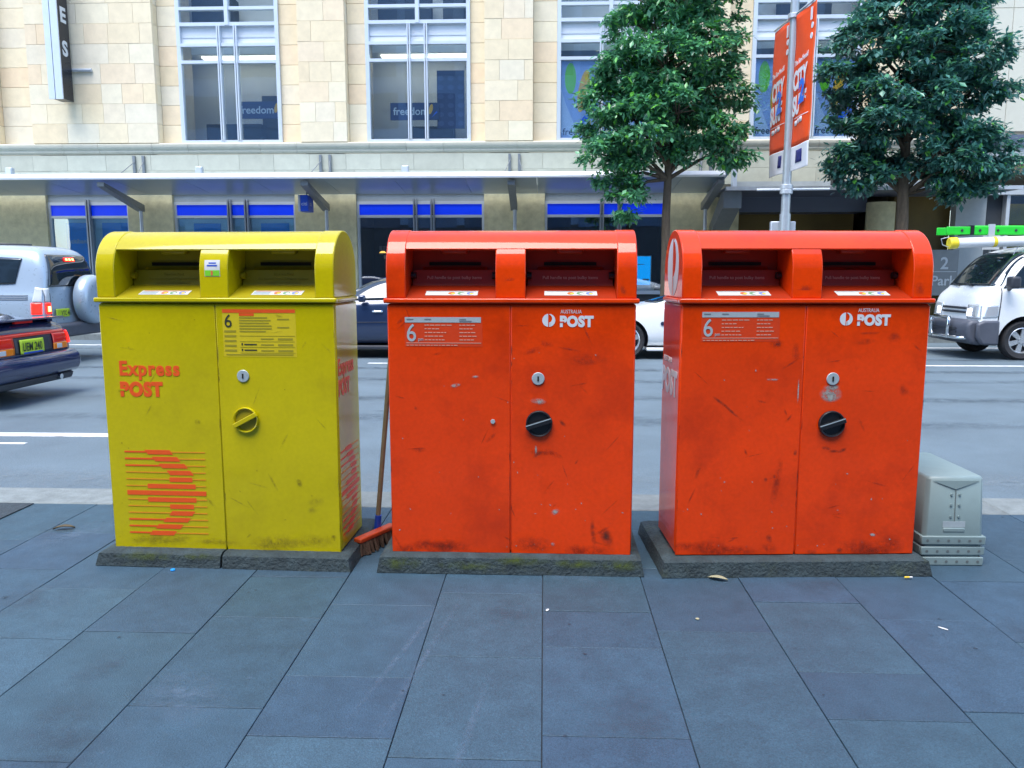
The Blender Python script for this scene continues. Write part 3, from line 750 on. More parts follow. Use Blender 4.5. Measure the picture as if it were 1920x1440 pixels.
MB().box(1.341, 22, -.07, .05, 2.42, 2.49).build('shop_transom', 'steelpale', pb); MB().box(1.341, 22, .02, .03, .03, 2.419).build('shop_glazing', 'shopglass', pb); MB().box(1.341, 22, .02, .03, 2.491, 3.378).build('shop_glazing', 'shopglass', pb)
MB().box(1.3, 22, 1.5, 1.6, .02, 3.5).build('shop_back', 'interiordark', pb); MB().box(1.5, 2.6, .6, 1.2, 2.5, 3.2).build('yellow_display', 'yellowlit', pb); MB().box(1.5, 2.1, .6, 1.2, 1.6, 2.35).build('yellow_display', 'yellowlit', pb)
MB().box(0, 22, .31, 14, 4.0, 4.199).build('floor_slab', 'stoneback', pb)
ps = thing('parking_sign', 'small white sign with a red circle above the green ladder', 'sign', (11.05, 20.6, 0))
MB().cyl((0, .02, .02), (0, .02, 2.3), .03, n=10).build('post', 'steelgrey', ps); MB().box(-.21, .21, -.03, -.012, 1.92, 2.46).build('sign_plate', 'stickerwhite', ps)
MB().cyl((-.12, -.036, 2.37), (-.12, -.031, 2.37), .06, n=20).build('red_disc', 'dotred', ps); MB().box(-.04, .18, -.036, -.031, 2.34, 2.39).build('print_line', 'steelgrey', ps)

# ------------------------------------------------------------------ office block behind the camera (seen only as reflections)
ob = thing('office_building', 'blue grey office block with ribbon windows reflected in the shop glazing', 'building', (0, -12, 0))
MB().box(-34, 34, -14, 0, 4.6, 21).build('wall', 'officewall', ob); MB().box(-34, 34, -14, -.02, .002, 4.599).build('ground_storey', 'officebase', ob)  # dark ground storey added to dim reflections in the box fronts
for f in range(1, 6):
    for k in range(17):
        MB().box(-33.6 + k*4 , -30.2 + k*4, .0, .03, 1.0 + f*3.4, 3.3 + f*3.4).build('window', 'officeglass', ob)

# ------------------------------------------------------------------ street trees
def tree(label, base, trunk_h, r0, lobes, seed, lm, nleaf):
    rg = np.random.default_rng(seed); rr = random.Random(seed)
    t = thing('street_tree', label, 'tree', base, 0, 'street trees on the far pavement')
    top = max(l[2] + l[4] for l in lobes)
    m = MB()
    trunk = [(rr.uniform(-.04, .04)*i/4, rr.uniform(-.04, .04)*i/4, top*.86*i/9) for i in range(10)]
    m.tube(trunk, [r0*(1 - .085*i) * (1.25 if i == 0 else 1) for i in range(10)], 12)
    m.build('trunk', 'bark', t, smooth=True)
    cl = []; br = MB()
    for (x, y, z, rx, rz) in lobes:
        vol = rx*rx*rz
        n = int(22 * vol**.62) + 5
        st = Vector((0, 0, max(trunk_h*.92, z - .55*math.hypot(x, y) - .35)))
        st.z = min(st.z, top*.8)
        e = Vector((x, y, z)); mid = st.lerp(e, .5) + Vector((rr.uniform(-.1, .1), rr.uniform(-.1, .1), .12))
        br.tube([st, mid, e], [.05, .034, .012], 6)
        for i in range(n):
            d = rg.normal(size=3); d /= np.linalg.norm(d)
            rad = rg.uniform(.45, 1.0)**.6
            p = np.array([x + d[0]*rx*rad, y + d[1]*rx*rad, z + d[2]*rz*rad])
            cl.append((p, d))
            if i % 3 == 0:
                q = Vector(p); br.tube([e.lerp(st, .25), e.lerp(q, .6) + Vector((0, 0, .04)), q], [.016, .011, .004], 5)
    br.build('branches', 'bark', t, smooth=True)
    per = nleaf // len(cl)
    V = []; 
    for (p, d) in cl:
        c = rg.normal(size=(per, 3)) * np.array([.125, .125, .06]) + p
        out = d * .5 + rg.normal(size=(per, 3)) * .75; out[:, 2] = out[:, 2]*.6 - .22      # leaves fan out and droop
        out /= np.linalg.norm(out, axis=1)[:, None]
        up = np.array([0, 0, 1.0]) + rg.normal(size=(per, 3)) * .30
        sd = np.cross(out, up); sd /= np.linalg.norm(sd, axis=1)[:, None] + 1e-6
        nn = np.cross(sd, out)
        L = rg.uniform(.075, .21, size=(per, 1)); Wd = L * rg.uniform(.15, .30, size=(per, 1))
        a = c; b = c + out*L*.5 + sd*Wd - nn*L*.02; e = c + out*L - nn*L*.12; f = c + out*L*.5 - sd*Wd - nn*L*.02
        V.append(np.stack([a, b, e, f], 1).reshape(-1, 3))
    V = np.concatenate(V); n = len(V)//4
    me = bpy.data.meshes.new('crown'); me.from_pydata(V.tolist(), [], np.arange(n*4).reshape(-1, 4).tolist()); me.materials.append(MATS[lm])
    o = bpy.data.objects.new('crown', me); col.objects.link(o); o.parent = t
    return t
# lobes: x, y, z, horizontal radius, vertical radius (metres from the trunk base)
L1 = [(-1.25, -.1, 3.95, .75, .55), (-1.35, .2, 4.45, .75, .55), (-1.3, 0, 5.0, .7, .5), (-.75, -.5, 4.5, .8, .6), (-.9, .4, 5.4, .9, .6), (-1.05, .1, 5.9, .65, .5), (-.95, -.2, 3.05, .42, .5), (-1.15, 0, 3.45, .5, .5),
      (.15, -.6, 4.9, .8, .6), (.2, .6, 5.5, .9, .7), (-.2, -.5, 5.8, .9, .7), (1.05, .0, 4.35, .75, .4), (1.2, .1, 5.3, .7, .55), (.75, .4, 5.0, .6, .5), (1.35, -.1, 4.0, .6, .38), (.55, -.4, 6.0, .8, .6), (-.45, 0, 6.6, .9, .7), (.7, .2, 6.8, .9, .65), (1.1, 0, 6.1, .6, .5),
      (-.8, .2, 7.3, .7, .6), (.1, -.3, 7.4, .9, .7), (.9, .1, 7.6, .8, .6), (.0, .2, 8.4, 1.0, .8), (.6, 0, 8.6, .8, .6), (.35, .1, 4.1, .5, .35), (-.1, .5, 4.25, .6, .4)]
L2 = [(-1.2, 0, 4.2, .7, .6), (-1.3, .1, 3.75, .55, .5), (-1.25, .1, 5.0, .6, .55), (-1.5, 0, 5.55, .55, .45), (-.7, -.4, 4.6, .8, .6), (-.6, -.5, 5.4, .9, .7), (-1.1, .1, 6.2, .8, .6), (0, -.6, 5.0, .8, .6), (.1, .5, 5.8, 1.0, .7), (.3, -.5, 6.1, .9, .7),
      (.9, -.3, 4.1, .8, .55), (1.5, -.1, 4.2, .75, .6), (2.0, 0, 3.9, .6, .5), (1.7, .2, 3.55, .65, .4), (1.1, -.4, 3.6, .7, .4), (1.2, .1, 5.1, .8, .6), (1.75, 0, 5.4, .6, .5), (1.3, -.2, 6.0, .8, .65), (.8, .3, 6.8, .9, .6), (-.3, 0, 6.9, 1.0, .65), (-.9, .1, 7.0, .6, .5), (1.1, .2, 7.2, .6, .5), (.2, .1, 7.5, .9, .6),
      (-.6, .2, 3.75, .6, .35), (.4, .4, 3.85, .6, .35), (1.4, .1, 3.15, .5, .25), (-.9, -.1, 3.35, .5, .25), (.5, 0, 8.2, .7, .5)]
L1 = [(x*.93 - .03, y, z, r_*.92, q) for (x, y, z, r_, q) in L1]
L2 = [(x*.9, y, z, r_*.95, q) for (x, y, z, r_, q) in L2]
tree('slim street tree with layered bright green foliage left of the orange banners', (2.74, 18.45, .02), 3.7, .125, L1, 11, 'leaf', 52000)
tree('fuller street tree with dark bluish green foliage right of the orange banners', (7.93, 18.45, .02), 3.3, .17, L2, 23, 'leafblue', 60000)

# ------------------------------------------------------------------ banner pole and banners
bp_ = thing('banner_pole', 'grey metal street pole carrying two orange banners', 'pole', (5.22, 17.95, .02))
MB().cyl((0, 0, 0), (0, 0, 8.2), .10, .085, n=24).build('shaft', 'pole', bp_, smooth=40)
MB().cyl((0, 0, 0), (0, 0, 2.6), .115, n=24).build('base_sleeve', 'pole', bp_, smooth=40)
for z in (3.02, 3.12, 6.62): MB().cyl((0, 0, z), (0, 0, z + .10), .135, n=20).build('collar', 'steelpale', bp_, bevel=.01)
MB().cyl((-.62, .05, 3.12), (.9, -.06, 3.12), .028, n=8).build('cross_arm', 'steelpale', bp_, smooth=40)
MB().box(-.27, .27, .10, .22, 1.6, 2.45).build('control_box', 'steelpale', bp_, bevel=.02)
e = Vector((.085, -1, 0)).normalized(); ang = math.atan2(e.y, e.x)
for z in (7.03, 3.66): pass
MB().tube([-e*1.12 + Vector((0, 0, 6.69)), e*1.15 + Vector((0, 0, 6.69))], .022, 8).build('banner_arm', 'steelpale', bp_, smooth=True)
def banner(label, u0, u1, seed):
    b = thing('banner', label, 'banner', (5.22, 17.95, 0), ang, 'orange banners on the street pole')
    def yy(u, z): return .028*math.sin(u*3.1 + seed) * (6.7 - z)/3.2 + .010*math.sin(z*4 + u*6 + seed)
    def sheet(name, z0, z1, m, a=u0, b_=u1, off=0, nu=12, nz=24):
        mb = MB(); vs = []; fs = []
        for j in range(nz + 1):
            for i in range(nu + 1):
                u = a + (b_ - a)*i/nu; z = z0 + (z1 - z0)*j/nz
                vs.append((u, yy(u, z) - off, z))
        for j in range(nz):
            for i in range(nu): fs.append((j*(nu+1)+i, j*(nu+1)+i+1, (j+1)*(nu+1)+i+1, (j+1)*(nu+1)+i))
        o = mb.add(vs, fs).build(name, m, b, smooth=True, norm=False)
        s = o.modifiers.new('thickness', 'SOLIDIFY'); s.thickness = .003
        return o
    sheet('cloth', 4.0, 6.67, 'bannerorange'); sheet('lower_panel', 3.50, 3.999, 'bannerwhite')
    sheet('hem', 4.01, 6.66, 'dotred', u1 - .05, u1 - .015, .004, 1)
    def tx(s, size, u, z, m, bold=0, sx=1, sh=.15, rot=.10, off=.03):
        text('lettering', s, size, (u, yy(u, z) - off, z), (PI/2, -rot, 0), m, b, bold=bold, sx=sx, shear=sh, depth=.002)
    w = u1 - u0
    tx('The Sun-Herald', .15, u0 + .10, 5.62, 'bannerwhite', .002, .72)
    tx('CITY', .52, u0 + .08, 5.13, 'bannerwhite', .022, .60); tx('SURF', .52, u0 + .05, 4.63, 'bannerwhite', .022, .58)
    tx('2', .62, u0 + .46, 4.82, 'bannerblue', .03, .85, off=.045)
    sheet('rule', 4.56, 4.575, 'bannerwhite', u0 + .08, u1 - .12, .012, 6, 1)
    for (a_, b_) in ((.14, .30), (.34, .42), (.46, .62)): sheet('small_print', 4.40 + .1*a_, 4.50 + .1*a_, 'bannerwhite', u0 + a_, u0 + b_, .012, 3, 2)
    for z in (6.24, 6.04): MB().cyl((u1 - .16, yy(u1-.16, z) - .012, z), (u1 - .16, yy(u1-.16, z) - .004, z), .06, n=14).build('dot_mark', 'bannerwhite', b)
    MB().box(u1 - .20, u1 - .13, -.035, -.02, 6.34, 6.58).build('dot_mark', 'bannerwhite', b)
    sheet('sponsor_block', 3.64, 3.90, 'bannernavy', u0 + (.30 if u0 > 0 else .62), u0 + (.66 if u0 > 0 else .78), .008, 4, 4)
banner('orange city to surf banner on the far side of the pole, away from the road', -1.12, -.10, 0.3)
banner('orange city to surf banner on the road side of the pole with a navy block', .10, 1.14, 1.4)

# ------------------------------------------------------------------ vehicles
def wheel(root, x, y, z, r, w, spokes, side, rimk=.66, mrim='alloy', hub=.14):
    """side -1: outer face towards -y"""
    def prof(sgn):
        return [(rimk*r, -w*.40), (r*.90, -w/2), (r*.975, -w*.40), (r, -w*.25), (r, w*.25), (r*.975, w*.40), (r*.90, w/2), (rimk*r, w*.40)]
    ty = MB().lathe(prof(1), (0, 0, 0), 'y', 32).build('wheel', 'rubber', root, smooth=50, loc=(x, y, z))
    m = MB()
    s = side
    m.lathe([(rimk*r, s*w*.40), (rimk*r*.95, s*w*.43), (rimk*r*.90, s*w*.36), (rimk*r*.88, -s*w*.2)], (0, 0, 0), 'y', 32)
    ya = s*w*.36
    for k in range(spokes):
        a = 2*PI*k/spokes + .3
        ca, sa = math.cos(a), math.sin(a)
        def P(rad, t, y): return (rad*ca - t*sa, y, rad*sa + t*ca)
        r0_, r1_ = rimk*r*.12, rimk*r*.92
        t0, t1 = r*(.30/spokes + .045), r*(.52/spokes + .05)
        vs = [P(r0_, -t0, ya), P(r1_, -t1, ya), P(r1_, t1, ya), P(r0_, t0, ya), P(r0_, -t0, ya - s*.03), P(r1_, -t1, ya - s*.03), P(r1_, t1, ya - s*.03), P(r0_, t0, ya - s*.03)]
        m.add(vs, [(0,1,2,3),(7,6,5,4),(0,4,5,1),(1,5,6,2),(2,6,7,3),(3,7,4,0)])
    m.cyl((0, ya + s*.012, 0), (0, ya - s*.03, 0), rimk*r*.24, n=18)
    m.build('rim', mrim, ty, smooth=35)
    MB().cyl((0, s*w*.02, 0), (0, -s*w*.1, 0), rimk*r*.9, n=24).build('brake_backing', 'darktrim', ty)
    return ty

class Car:
    """Body lofted through cross-sections; everything else is laid onto that skin by ray casting.
    Local axes: front towards -x, near (kerb) side towards -y."""
    def __init__(s, name, label, loc, secs, paint, wheels, r_arch, rz=0, sub=2, underz=.18, group='vehicles on the road'):
        s.root = thing(name, label, 'car' if 'van' not in name else 'van', loc, rz, group)
        rings = []
        for (x, zb, zbelt, zt, ws, wb, wt) in secs:
            half = [(0, zb), (ws*.8, zb), (ws, zb + .07), (max(ws, wb) + .015, zb + .5*(zbelt - zb)), (wb, zbelt - .05), (wb - .035, zbelt)]
            a = (wb - .05, zbelt + .02); b = (wt, zt - .05)
            if zt - zbelt > .15: half += [(a[0]*.72 + b[0]*.28, a[1]*.7 + b[1]*.3), (b[0]*.85 + a[0]*.15, a[1]*.15 + b[1]*.85)]
            else: half += [(wb*.9, zbelt + (zt - zbelt)*.35), (wb*.78, zbelt + (zt - zbelt)*.7)]
            half += [(wt*.86, zt - .008), (wt*.45, zt + .012), (0, zt + .018)]
            ring = [(x, -y, z) for (y, z) in half] + [(x, y, z) for (y, z) in half[-2:0:-1]]
            rings.append(ring)
        n = len(rings[0]); mb = MB(); vs = [p for r_ in rings for p in r_]; fs = []
        for i in range(len(rings) - 1):
            for k in range(n): fs.append((i*n+k, i*n+(k+1) % n, (i+1)*n+(k+1) % n, (i+1)*n+k))
        fs += [list(range(n))[::-1], [(len(rings)-1)*n + k for k in range(n)]]
        o = mb.add(vs, fs).build('body', paint, s.root, smooth=True)
        sb = o.modifiers.new('sub', 'SUBSURF'); sb.levels = sub; sb.render_levels = sub
        cut = MB()
        for (wx, wy, wr, ww) in wheels:
            cut.cyl((wx, wy - .28 if wy < 0 else wy - .12, wr - .0), (wx, wy + .12 if wy < 0 else wy + .28, wr - .0), r_arch, n=32)
        co = cut.build('cutter', 'darktrim', s.root)
        bo = o.modifiers.new('arch', 'BOOLEAN'); bo.operation = 'DIFFERENCE'; bo.object = co; bo.solver = 'EXACT'
        try: bo.material_mode = 'TRANSFER'
        except Exception: pass
        bpy.context.view_layer.update()
        dg = bpy.context.evaluated_depsgraph_get()
        me = bpy.data.meshes.new_from_object(o.evaluated_get(dg)); o.modifiers.clear(); o.data = me
        bpy.data.objects.remove(co)
        me.polygons.foreach_set('use_smooth', [True]*len(me.polygons)); me.set_sharp_from_angle(angle=R(42))
        s.body = o
        s.bvh = BVHTree.FromPolygons([v.co for v in me.vertices], [p.vertices[:] for p in me.polygons])
    def cast(s, d, a, b):
        if d == 'side': o, v = Vector((a, -4, b)), Vector((0, 1, 0))
        elif d == 'front': o, v = Vector((-6, a, b)), Vector((1, 0, 0))
        elif d == 'rear': o, v = Vector((6, a, b)), Vector((-1, 0, 0))
        else: o, v = Vector((a, b, 5)), Vector((0, 0, -1))
        h = s.bvh.ray_cast(o, v)
        return (h[0], v, h[1]) if h[0] is not None else None
    def patch(s, name, m, d, q, off=.006, n=10, k=8, parent=None, label=None, thick=.006):
        """q: four corners (a,b) in the cast plane, bilinear grid laid on the skin"""
        mb = MB(); grid = []
        for j in range(k + 1):
            row = []
            for i in range(n + 1):
                u, w = i/n, j/k
                a = (q[0][0]*(1-u) + q[1][0]*u)*(1-w) + (q[3][0]*(1-u) + q[2][0]*u)*w
                b = (q[0][1]*(1-u) + q[1][1]*u)*(1-w) + (q[3][1]*(1-u) + q[2][1]*u)*w
                h = s.cast(d, a, b)
                row.append(None if h is None else h[0] - h[1]*off)
            grid.append(row)
        idx = {}
        for j in range(k + 1):
            for i in range(n + 1):
                if grid[j][i] is not None: idx[(j, i)] = len(mb.v); mb.v.append(tuple(grid[j][i]))
        for j in range(k):
            for i in range(n):
                c = [(j, i), (j, i+1), (j+1, i+1), (j+1, i)]
                if all(t in idx for t in c): mb.f.append([idx[t] for t in c]); mb.mi.append(0)
        if not mb.f: return None
        o = mb.build(name, m, parent or s.body if parent else s.root, smooth=True)
        sm = o.modifiers.new('thickness', 'SOLIDIFY'); sm.thickness = thick; sm.offset = 0
        if label: o['label'] = label
        return o

ZR = ROADZ
# --- silver off-road wagon, tail towards us on the right
c = Car('off_road_wagon', 'silver off-road wagon with a spare wheel on its tailgate behind the navy sedan', (-10.2, 13.30, ZR),
    [(-2.28, .48, .86, .90, .74, .72, .55), (-2.15, .40, .95, 1.00, .84, .82, .66), (-1.5, .36, 1.02, 1.07, .87, .86, .70), (-1.0, .36, 1.06, 1.14, .87, .87, .72), (-.75, .36, 1.07, 1.40, .87, .87, .68), (-.35, .36, 1.08, 1.78, .87, .87, .66),
     (.2, .36, 1.08, 1.86, .87, .87, .68), (1.2, .36, 1.09, 1.87, .87, .87, .68), (1.9, .38, 1.10, 1.85, .87, .86, .67), (2.12, .42, 1.10, 1.80, .86, .85, .66), (2.22, .46, 1.10, 1.55, .84, .82, .66), (2.25, .50, 1.08, 1.30, .80, .78, .6)],
    'silverpaint', [(-1.45, -.70, .37, .25), (1.25, -.70, .37, .25), (-1.45, .70, .37, .25), (1.25, .70, .37, .25)], .45)
for (wx, wy) in ((-1.45, -.72), (1.25, -.72), (-1.45, .72), (1.25, .72)): wheel(c.root, wx, wy, .37, .37, .25, 6, -1 if wy < 0 else 1)
c.patch('side_window', 'carglass', 'side', [(.05, 1.18), (.98, 1.20), (.98, 1.70), (.1, 1.71)], n=18, k=12, off=.010); c.patch('quarter_window', 'carglass', 'side', [(1.10, 1.24), (1.78, 1.27), (1.86, 1.66), (1.10, 1.70)], n=22, k=14, off=.012); c.patch('side_window', 'carglass', 'side', [(-.75, 1.15), (-.05, 1.15), (-.02, 1.70), (-.35, 1.66)])
rw = c.patch('rear_window', 'carglass', 'rear', [(-.68, 1.22), (.68, 1.22), (.54, 1.72), (-.54, 1.72)], n=24, k=16, off=.012)
bl = c.patch('brake_light', 'brakelit', 'rear', [(-.15, 1.62), (.15, 1.62), (.14, 1.68), (-.14, 1.68)], .03)
for dy in (-.09, 0, .09): c.patch('brake_bulb', 'brakespot', 'rear', [(dy - .02, 1.635), (dy + .02, 1.635), (dy + .02, 1.665), (dy - .02, 1.665)], .04, 2, 2)
for sg in (-1, 1):
    c.patch('tail_light', 'tailclear', 'rear', [(sg*.80, .985), (sg*.70, .985), (sg*.70, 1.20), (sg*.77, 1.20)], .03); c.patch('tail_light', 'brakelit', 'rear', [(sg*.80, .80), (sg*.68, .80), (sg*.69, .975), (sg*.80, .975)], .03)
    c.patch('brake_bulb', 'brakespot', 'rear', [(sg*.77, .84), (sg*.72, .84), (sg*.72, .92), (sg*.77, .92)], .045, 3, 3)
c.patch('tail_light_wrap', 'tailclear', 'side', [(2.08, .98), (2.22, .98), (2.20, 1.2), (2.10, 1.22)], .012); c.patch('tail_light_wrap', 'brakelit', 'side', [(2.06, .80), (2.22, .80), (2.22, .975), (2.06, .975)], .012)
c.patch('number_plate', 'plategreen', 'rear', [(-.58, .74), (-.22, .74), (-.22, .87), (-.58, .87)], .04); text('plate_lettering', 'VTC 461', .105, (2.36, -.56, .77), RIGHT, 'plateink', c.root, bold=.002, sx=.72)
MB().box(2.16, 2.40, -.86, .86, .42, .64).build('rear_bumper', 'bumpergrey', c.root, bevel=.05, seg=3)
for sg in (-1, 1): MB().tube([(1.2, sg*.60, 1.90), (.2, sg*.60, 1.93), (-.4, sg*.60, 1.86)], .02, 8).build('roof_rail', 'darktrim', c.root, smooth=True)
c.patch('tailgate_seam', 'darktrim', 'rear', [(-.66, .66), (-.65, .66), (-.65, 1.12), (-.66, 1.12)], .004, 1, 10); c.patch('side_moulding', 'darktrim', 'side', [(-1.0, .70), (2.1, .70), (2.1, .75), (-1.0, .75)], .01, 24, 1)
for z in (1.02, 1.05, 1.08): c.patch('side_stripe', 'bumpergrey', 'side', [(1.2, z + .16 - .16), (2.0, z), (2.0, z + .012), (1.2, z + .012)], .004, 16, 1)
for sx_ in (-.02, .93): c.patch('door_seam', 'darktrim', 'side', [(sx_, .45), (sx_ + .012, .45), (sx_ + .012, 1.1), (sx_, 1.1)], .003, 1, 10)
sw = MB().lathe([(.02, .12), (.26, .13), (.34, .12), (.39, .08), (.405, .03), (.405, -.07), (.395, -.10)], (0, 0, 0), 'x', 36).build('spare_wheel_cover', 'silverpaint', c.root, smooth=45, loc=(2.42, .24, 1.0))
MB().lathe([(.10, -.10), (.33, -.11), (.352, -.06), (.352, -.02)], (0, 0, 0), 'x', 32).build('spare_tyre', 'rubber', sw, smooth=45)
c.root.scale = (1, 1, 1.03)
c.patch('mudflap', 'rubber', 'rear', [(-.82, .50), (-.6, .50), (-.6, .6), (-.82, .6)], .0)
# --- navy sedan close by, tail and boot only
c = Car('navy_sedan', 'dark navy sedan with a green number plate and red light band across its boot', (-8.20, 9.02, ZR),
    [(-2.3, .35, .60, .63, .66, .64, .5), (-2.2, .25, .66, .70, .80, .78, .62), (-1.5, .20, .80, .85, .83, .82, .66), (-.9, .20, .88, .94, .84, .83, .68), (-.5, .20, .90, 1.18, .84, .83, .60), (0, .20, .91, 1.36, .84, .83, .55), (.7, .20, .92, 1.38, .84, .83, .55), (1.15, .22, .93, 1.28, .84, .83, .55),
     (1.55, .26, .94, 1.04, .84, .82, .62), (1.9, .30, .94, .98, .83, .81, .66), (2.12, .34, .93, .97, .82, .80, .64), (2.22, .36, .82, .87, .80, .78, .62), (2.26, .42, .70, .74, .76, .74, .6)],
    'navypaint', [(-1.4, -.68, .30, .2), (1.3, -.68, .30, .2), (-1.4, .68, .30, .2), (1.3, .68, .30, .2)], .36)
for (wx, wy) in ((-1.4, -.70), (1.3, -.70), (-1.4, .70), (1.3, .70)): wheel(c.root, wx, wy, .30, .30, .19, 7, -1 if wy < 0 else 1)
c.patch('rear_window', 'carglass', 'rear', [(-.55, 1.03), (.55, 1.03), (.48, 1.30), (-.48, 1.30)]); c.patch('side_window', 'carglass', 'side', [(-.4, .96), (.3, .96), (.3, 1.28), (-.05, 1.28)]); c.patch('side_window', 'carglass', 'side', [(.38, .96), (1.3, .98), (1.0, 1.26), (.38, 1.29)])
c.patch('light_band', 'tailred', 'rear', [(-.74, .80), (.74, .80), (.72, .845), (-.72, .845)], .012, 20, 2)
c.patch('plate_recess', 'darktrim', 'rear', [(-.30, .60), (.38, .60), (.38, .80), (-.30, .80)], .006)
for sg in (-1, 1):
    a, b = (.40, .70) if sg > 0 else (-.70, -.32)
    c.patch('tail_light', 'tailred', 'rear', [(a, .68), (b, .68), (b, .80), (a, .80)], .014); c.patch('indicator_light', 'tailamber', 'rear', [(a, .60), (b, .60), (b, .68), (a, .68)], .014)
    c.patch('brake_light', 'brakelit', 'rear', [(sg*.70, .66), (sg*.785, .66), (sg*.78, .82), (sg*.70, .82)], .02); c.patch('reversing_light', 'tailclear', 'rear', [(sg*.47, .61), (sg*.57, .61), (sg*.57, .665), (sg*.47, .665)], .018)
    c.patch('tail_light_wrap', 'brakelit', 'side', [(2.1, .66), (2.2, .66), (2.19, .82), (2.1, .83)], .01)
c.patch('number_plate', 'plategreen', 'rear', [(-.24, .60), (.19, .60), (.19, .77), (-.24, .77)], .03); text('plate_lettering', 'UEM 240', .14, (2.305, -.225, .635), RIGHT, 'plateink', c.root, bold=.002, sx=.68); c.patch('plate_base', 'signblue', 'rear', [(-.19, .60), (.16, .60), (.16, .618), (-.19, .618)], .032)
MB().prism([(2.0, .965), (2.24, .985), (2.25, 1.012), (2.0, 1.0)], 'y', -.70, .70).build('boot_spoiler', 'navypaint', c.root, bevel=.012); 
for sg in (-1, 1): MB().box(2.03, 2.12, sg*.6 - .05, sg*.6 + .05, .94, .99).build('spoiler_foot', 'navypaint', c.root)
MB().box(2.16, 2.19, -.16, .16, .955, .985).build('high_brake_light', 'tailred', c.root)
bm_ = [(2.0, .27), (2.32, .29), (2.37, .40), (2.36, .52), (2.30, .57), (2.1, .59)]
MB().prism(bm_, 'y', -.82, .82).build('rear_bumper', 'navypaint', c.root, bevel=.05, seg=3); MB().prism([(2.1, .19), (2.27, .20), (2.30, .285), (2.0, .285)], 'y', -.74, .74).build('bumper_skirt', 'darktrim', c.root, bevel=.02)
MB().cyl((1.95, .42, .27), (2.33, .42, .25), .035, n=12).build('exhaust_pipe', 'chrome', c.root, smooth=40); MB().box(1.5, 2.0, .2, .6, .20, .32).build('muffler', 'steelgrey', c.root, bevel=.03)
c.patch('boot_seam', 'darktrim', 'rear', [(-.72, .60), (.72, .60), (.72, .61), (-.72, .61)], .003, 20, 1)
c.root.scale = (1, 1, .95)
# --- deep blue car between the yellow box and the red one
c = Car('blue_car', 'deep blue car passing between the yellow box and its red neighbour', (-2.55, 14.62, ZR),
    [(-2.2, .36, .60, .64, .66, .62, .5), (-2.1, .26, .70, .74, .80, .78, .62), (-1.6, .22, .84, .88, .84, .83, .66), (-1.15, .22, .93, .99, .86, .84, .70), (-.75, .22, .96, 1.22, .86, .84, .62), (-.3, .22, .97, 1.42, .86, .84, .56), (.3, .22, .98, 1.46, .86, .84, .56), (1.0, .22, .99, 1.42, .86, .84, .56),
     (1.5, .24, 1.0, 1.25, .86, .83, .56), (1.9, .28, .99, 1.05, .84, .80, .62), (2.1, .34, .92, .97, .80, .76, .6), (2.18, .42, .75, .80, .70, .66, .5)],
    'bluepaint', [(-1.4, -.70, .31, .2), (1.3, -.70, .31, .2), (-1.4, .70, .31, .2), (1.3, .70, .31, .2)], .37)
for (wx, wy) in ((-1.4, -.73), (1.3, -.73), (-1.4, .73), (1.3, .73)): wheel(c.root, wx, wy, .31, .31, .2, 5, -1 if wy < 0 else 1)
c.patch('side_window', 'carglass', 'side', [(-1.45 + .42, 1.0), (.05, 1.02), (.05, 1.38), (-.45, 1.36)]); c.patch('side_window', 'carglass', 'side', [(.13, 1.02), (1.25, 1.04), (.95, 1.34), (.13, 1.38)]); c.patch('windscreen', 'carglass', 'front', [(-.66, 1.02), (.66, 1.02), (.52, 1.36), (-.52, 1.36)])
MB().box(-.64, -.52, -.99, -.84, .98, 1.10).build('door_mirror', 'bluepaint', c.root, bevel=.03); c.patch('door_handle', 'chrome', 'side', [(-.42, .80), (-.24, .80), (-.24, .835), (-.42, .835)], .025, 4, 2); c.patch('side_crease', 'darktrim', 'side', [(-1.6, .62), (1.6, .64), (1.6, .648), (-1.6, .628)], .003, 20, 1)
MB().box(-1.5, 1.5, -.86, .86, .16, .225).build('side_skirt', 'darktrim', c.root, bevel=.015)
for sx_ in (-1.05, .09): c.patch('door_seam', 'darktrim', 'side', [(sx_, .30), (sx_ + .01, .30), (sx_ + .01, .98), (sx_, .98)], .003, 1, 10)
# --- white coupe nose between the two red boxes
c = Car('white_car', 'white low car whose front wheel shows between the two red boxes', (2.76, 14.62, ZR),
    [(-2.15, .36, .58, .62, .60, .56, .45), (-2.05, .24, .66, .70, .80, .77, .6), (-1.7, .20, .76, .82, .86, .85, .66), (-1.25, .20, .84, .90, .87, .87, .70), (-.9, .20, .88, .94, .87, .86, .70), (-.55, .20, .90, 1.05, .86, .85, .64), (-.1, .20, .91, 1.25, .86, .84, .58), (.4, .20, .92, 1.30, .86, .84, .56), (1.1, .2, .93, 1.18, .87, .85, .6),
     (1.6, .24, .94, 1.0, .88, .85, .66), (1.95, .30, .90, .94, .84, .80, .6), (2.1, .4, .75, .80, .74, .7, .5)],
    'whitepaint', [(-1.36, -.72, .33, .2), (1.3, -.72, .33, .2), (-1.36, .72, .33, .2), (1.3, .72, .33, .2)], .385)
for (wx, wy) in ((-1.36, -.76), (1.3, -.76), (-1.36, .76), (1.3, .76)): wheel(c.root, wx, wy, .33, .33, .22, 6, -1 if wy < 0 else 1, .74)
c.patch('windscreen', 'carglass', 'front', [(-.68, .96), (.68, .96), (.52, 1.22), (-.52, 1.22)]); c.patch('side_window', 'carglass', 'side', [(-.45, .95), (.75, .96), (.6, 1.20), (-.05, 1.21)]); c.patch('headlamp', 'headlamp', 'front', [(-.78, .58), (-.45, .56), (-.45, .66), (-.74, .68)])
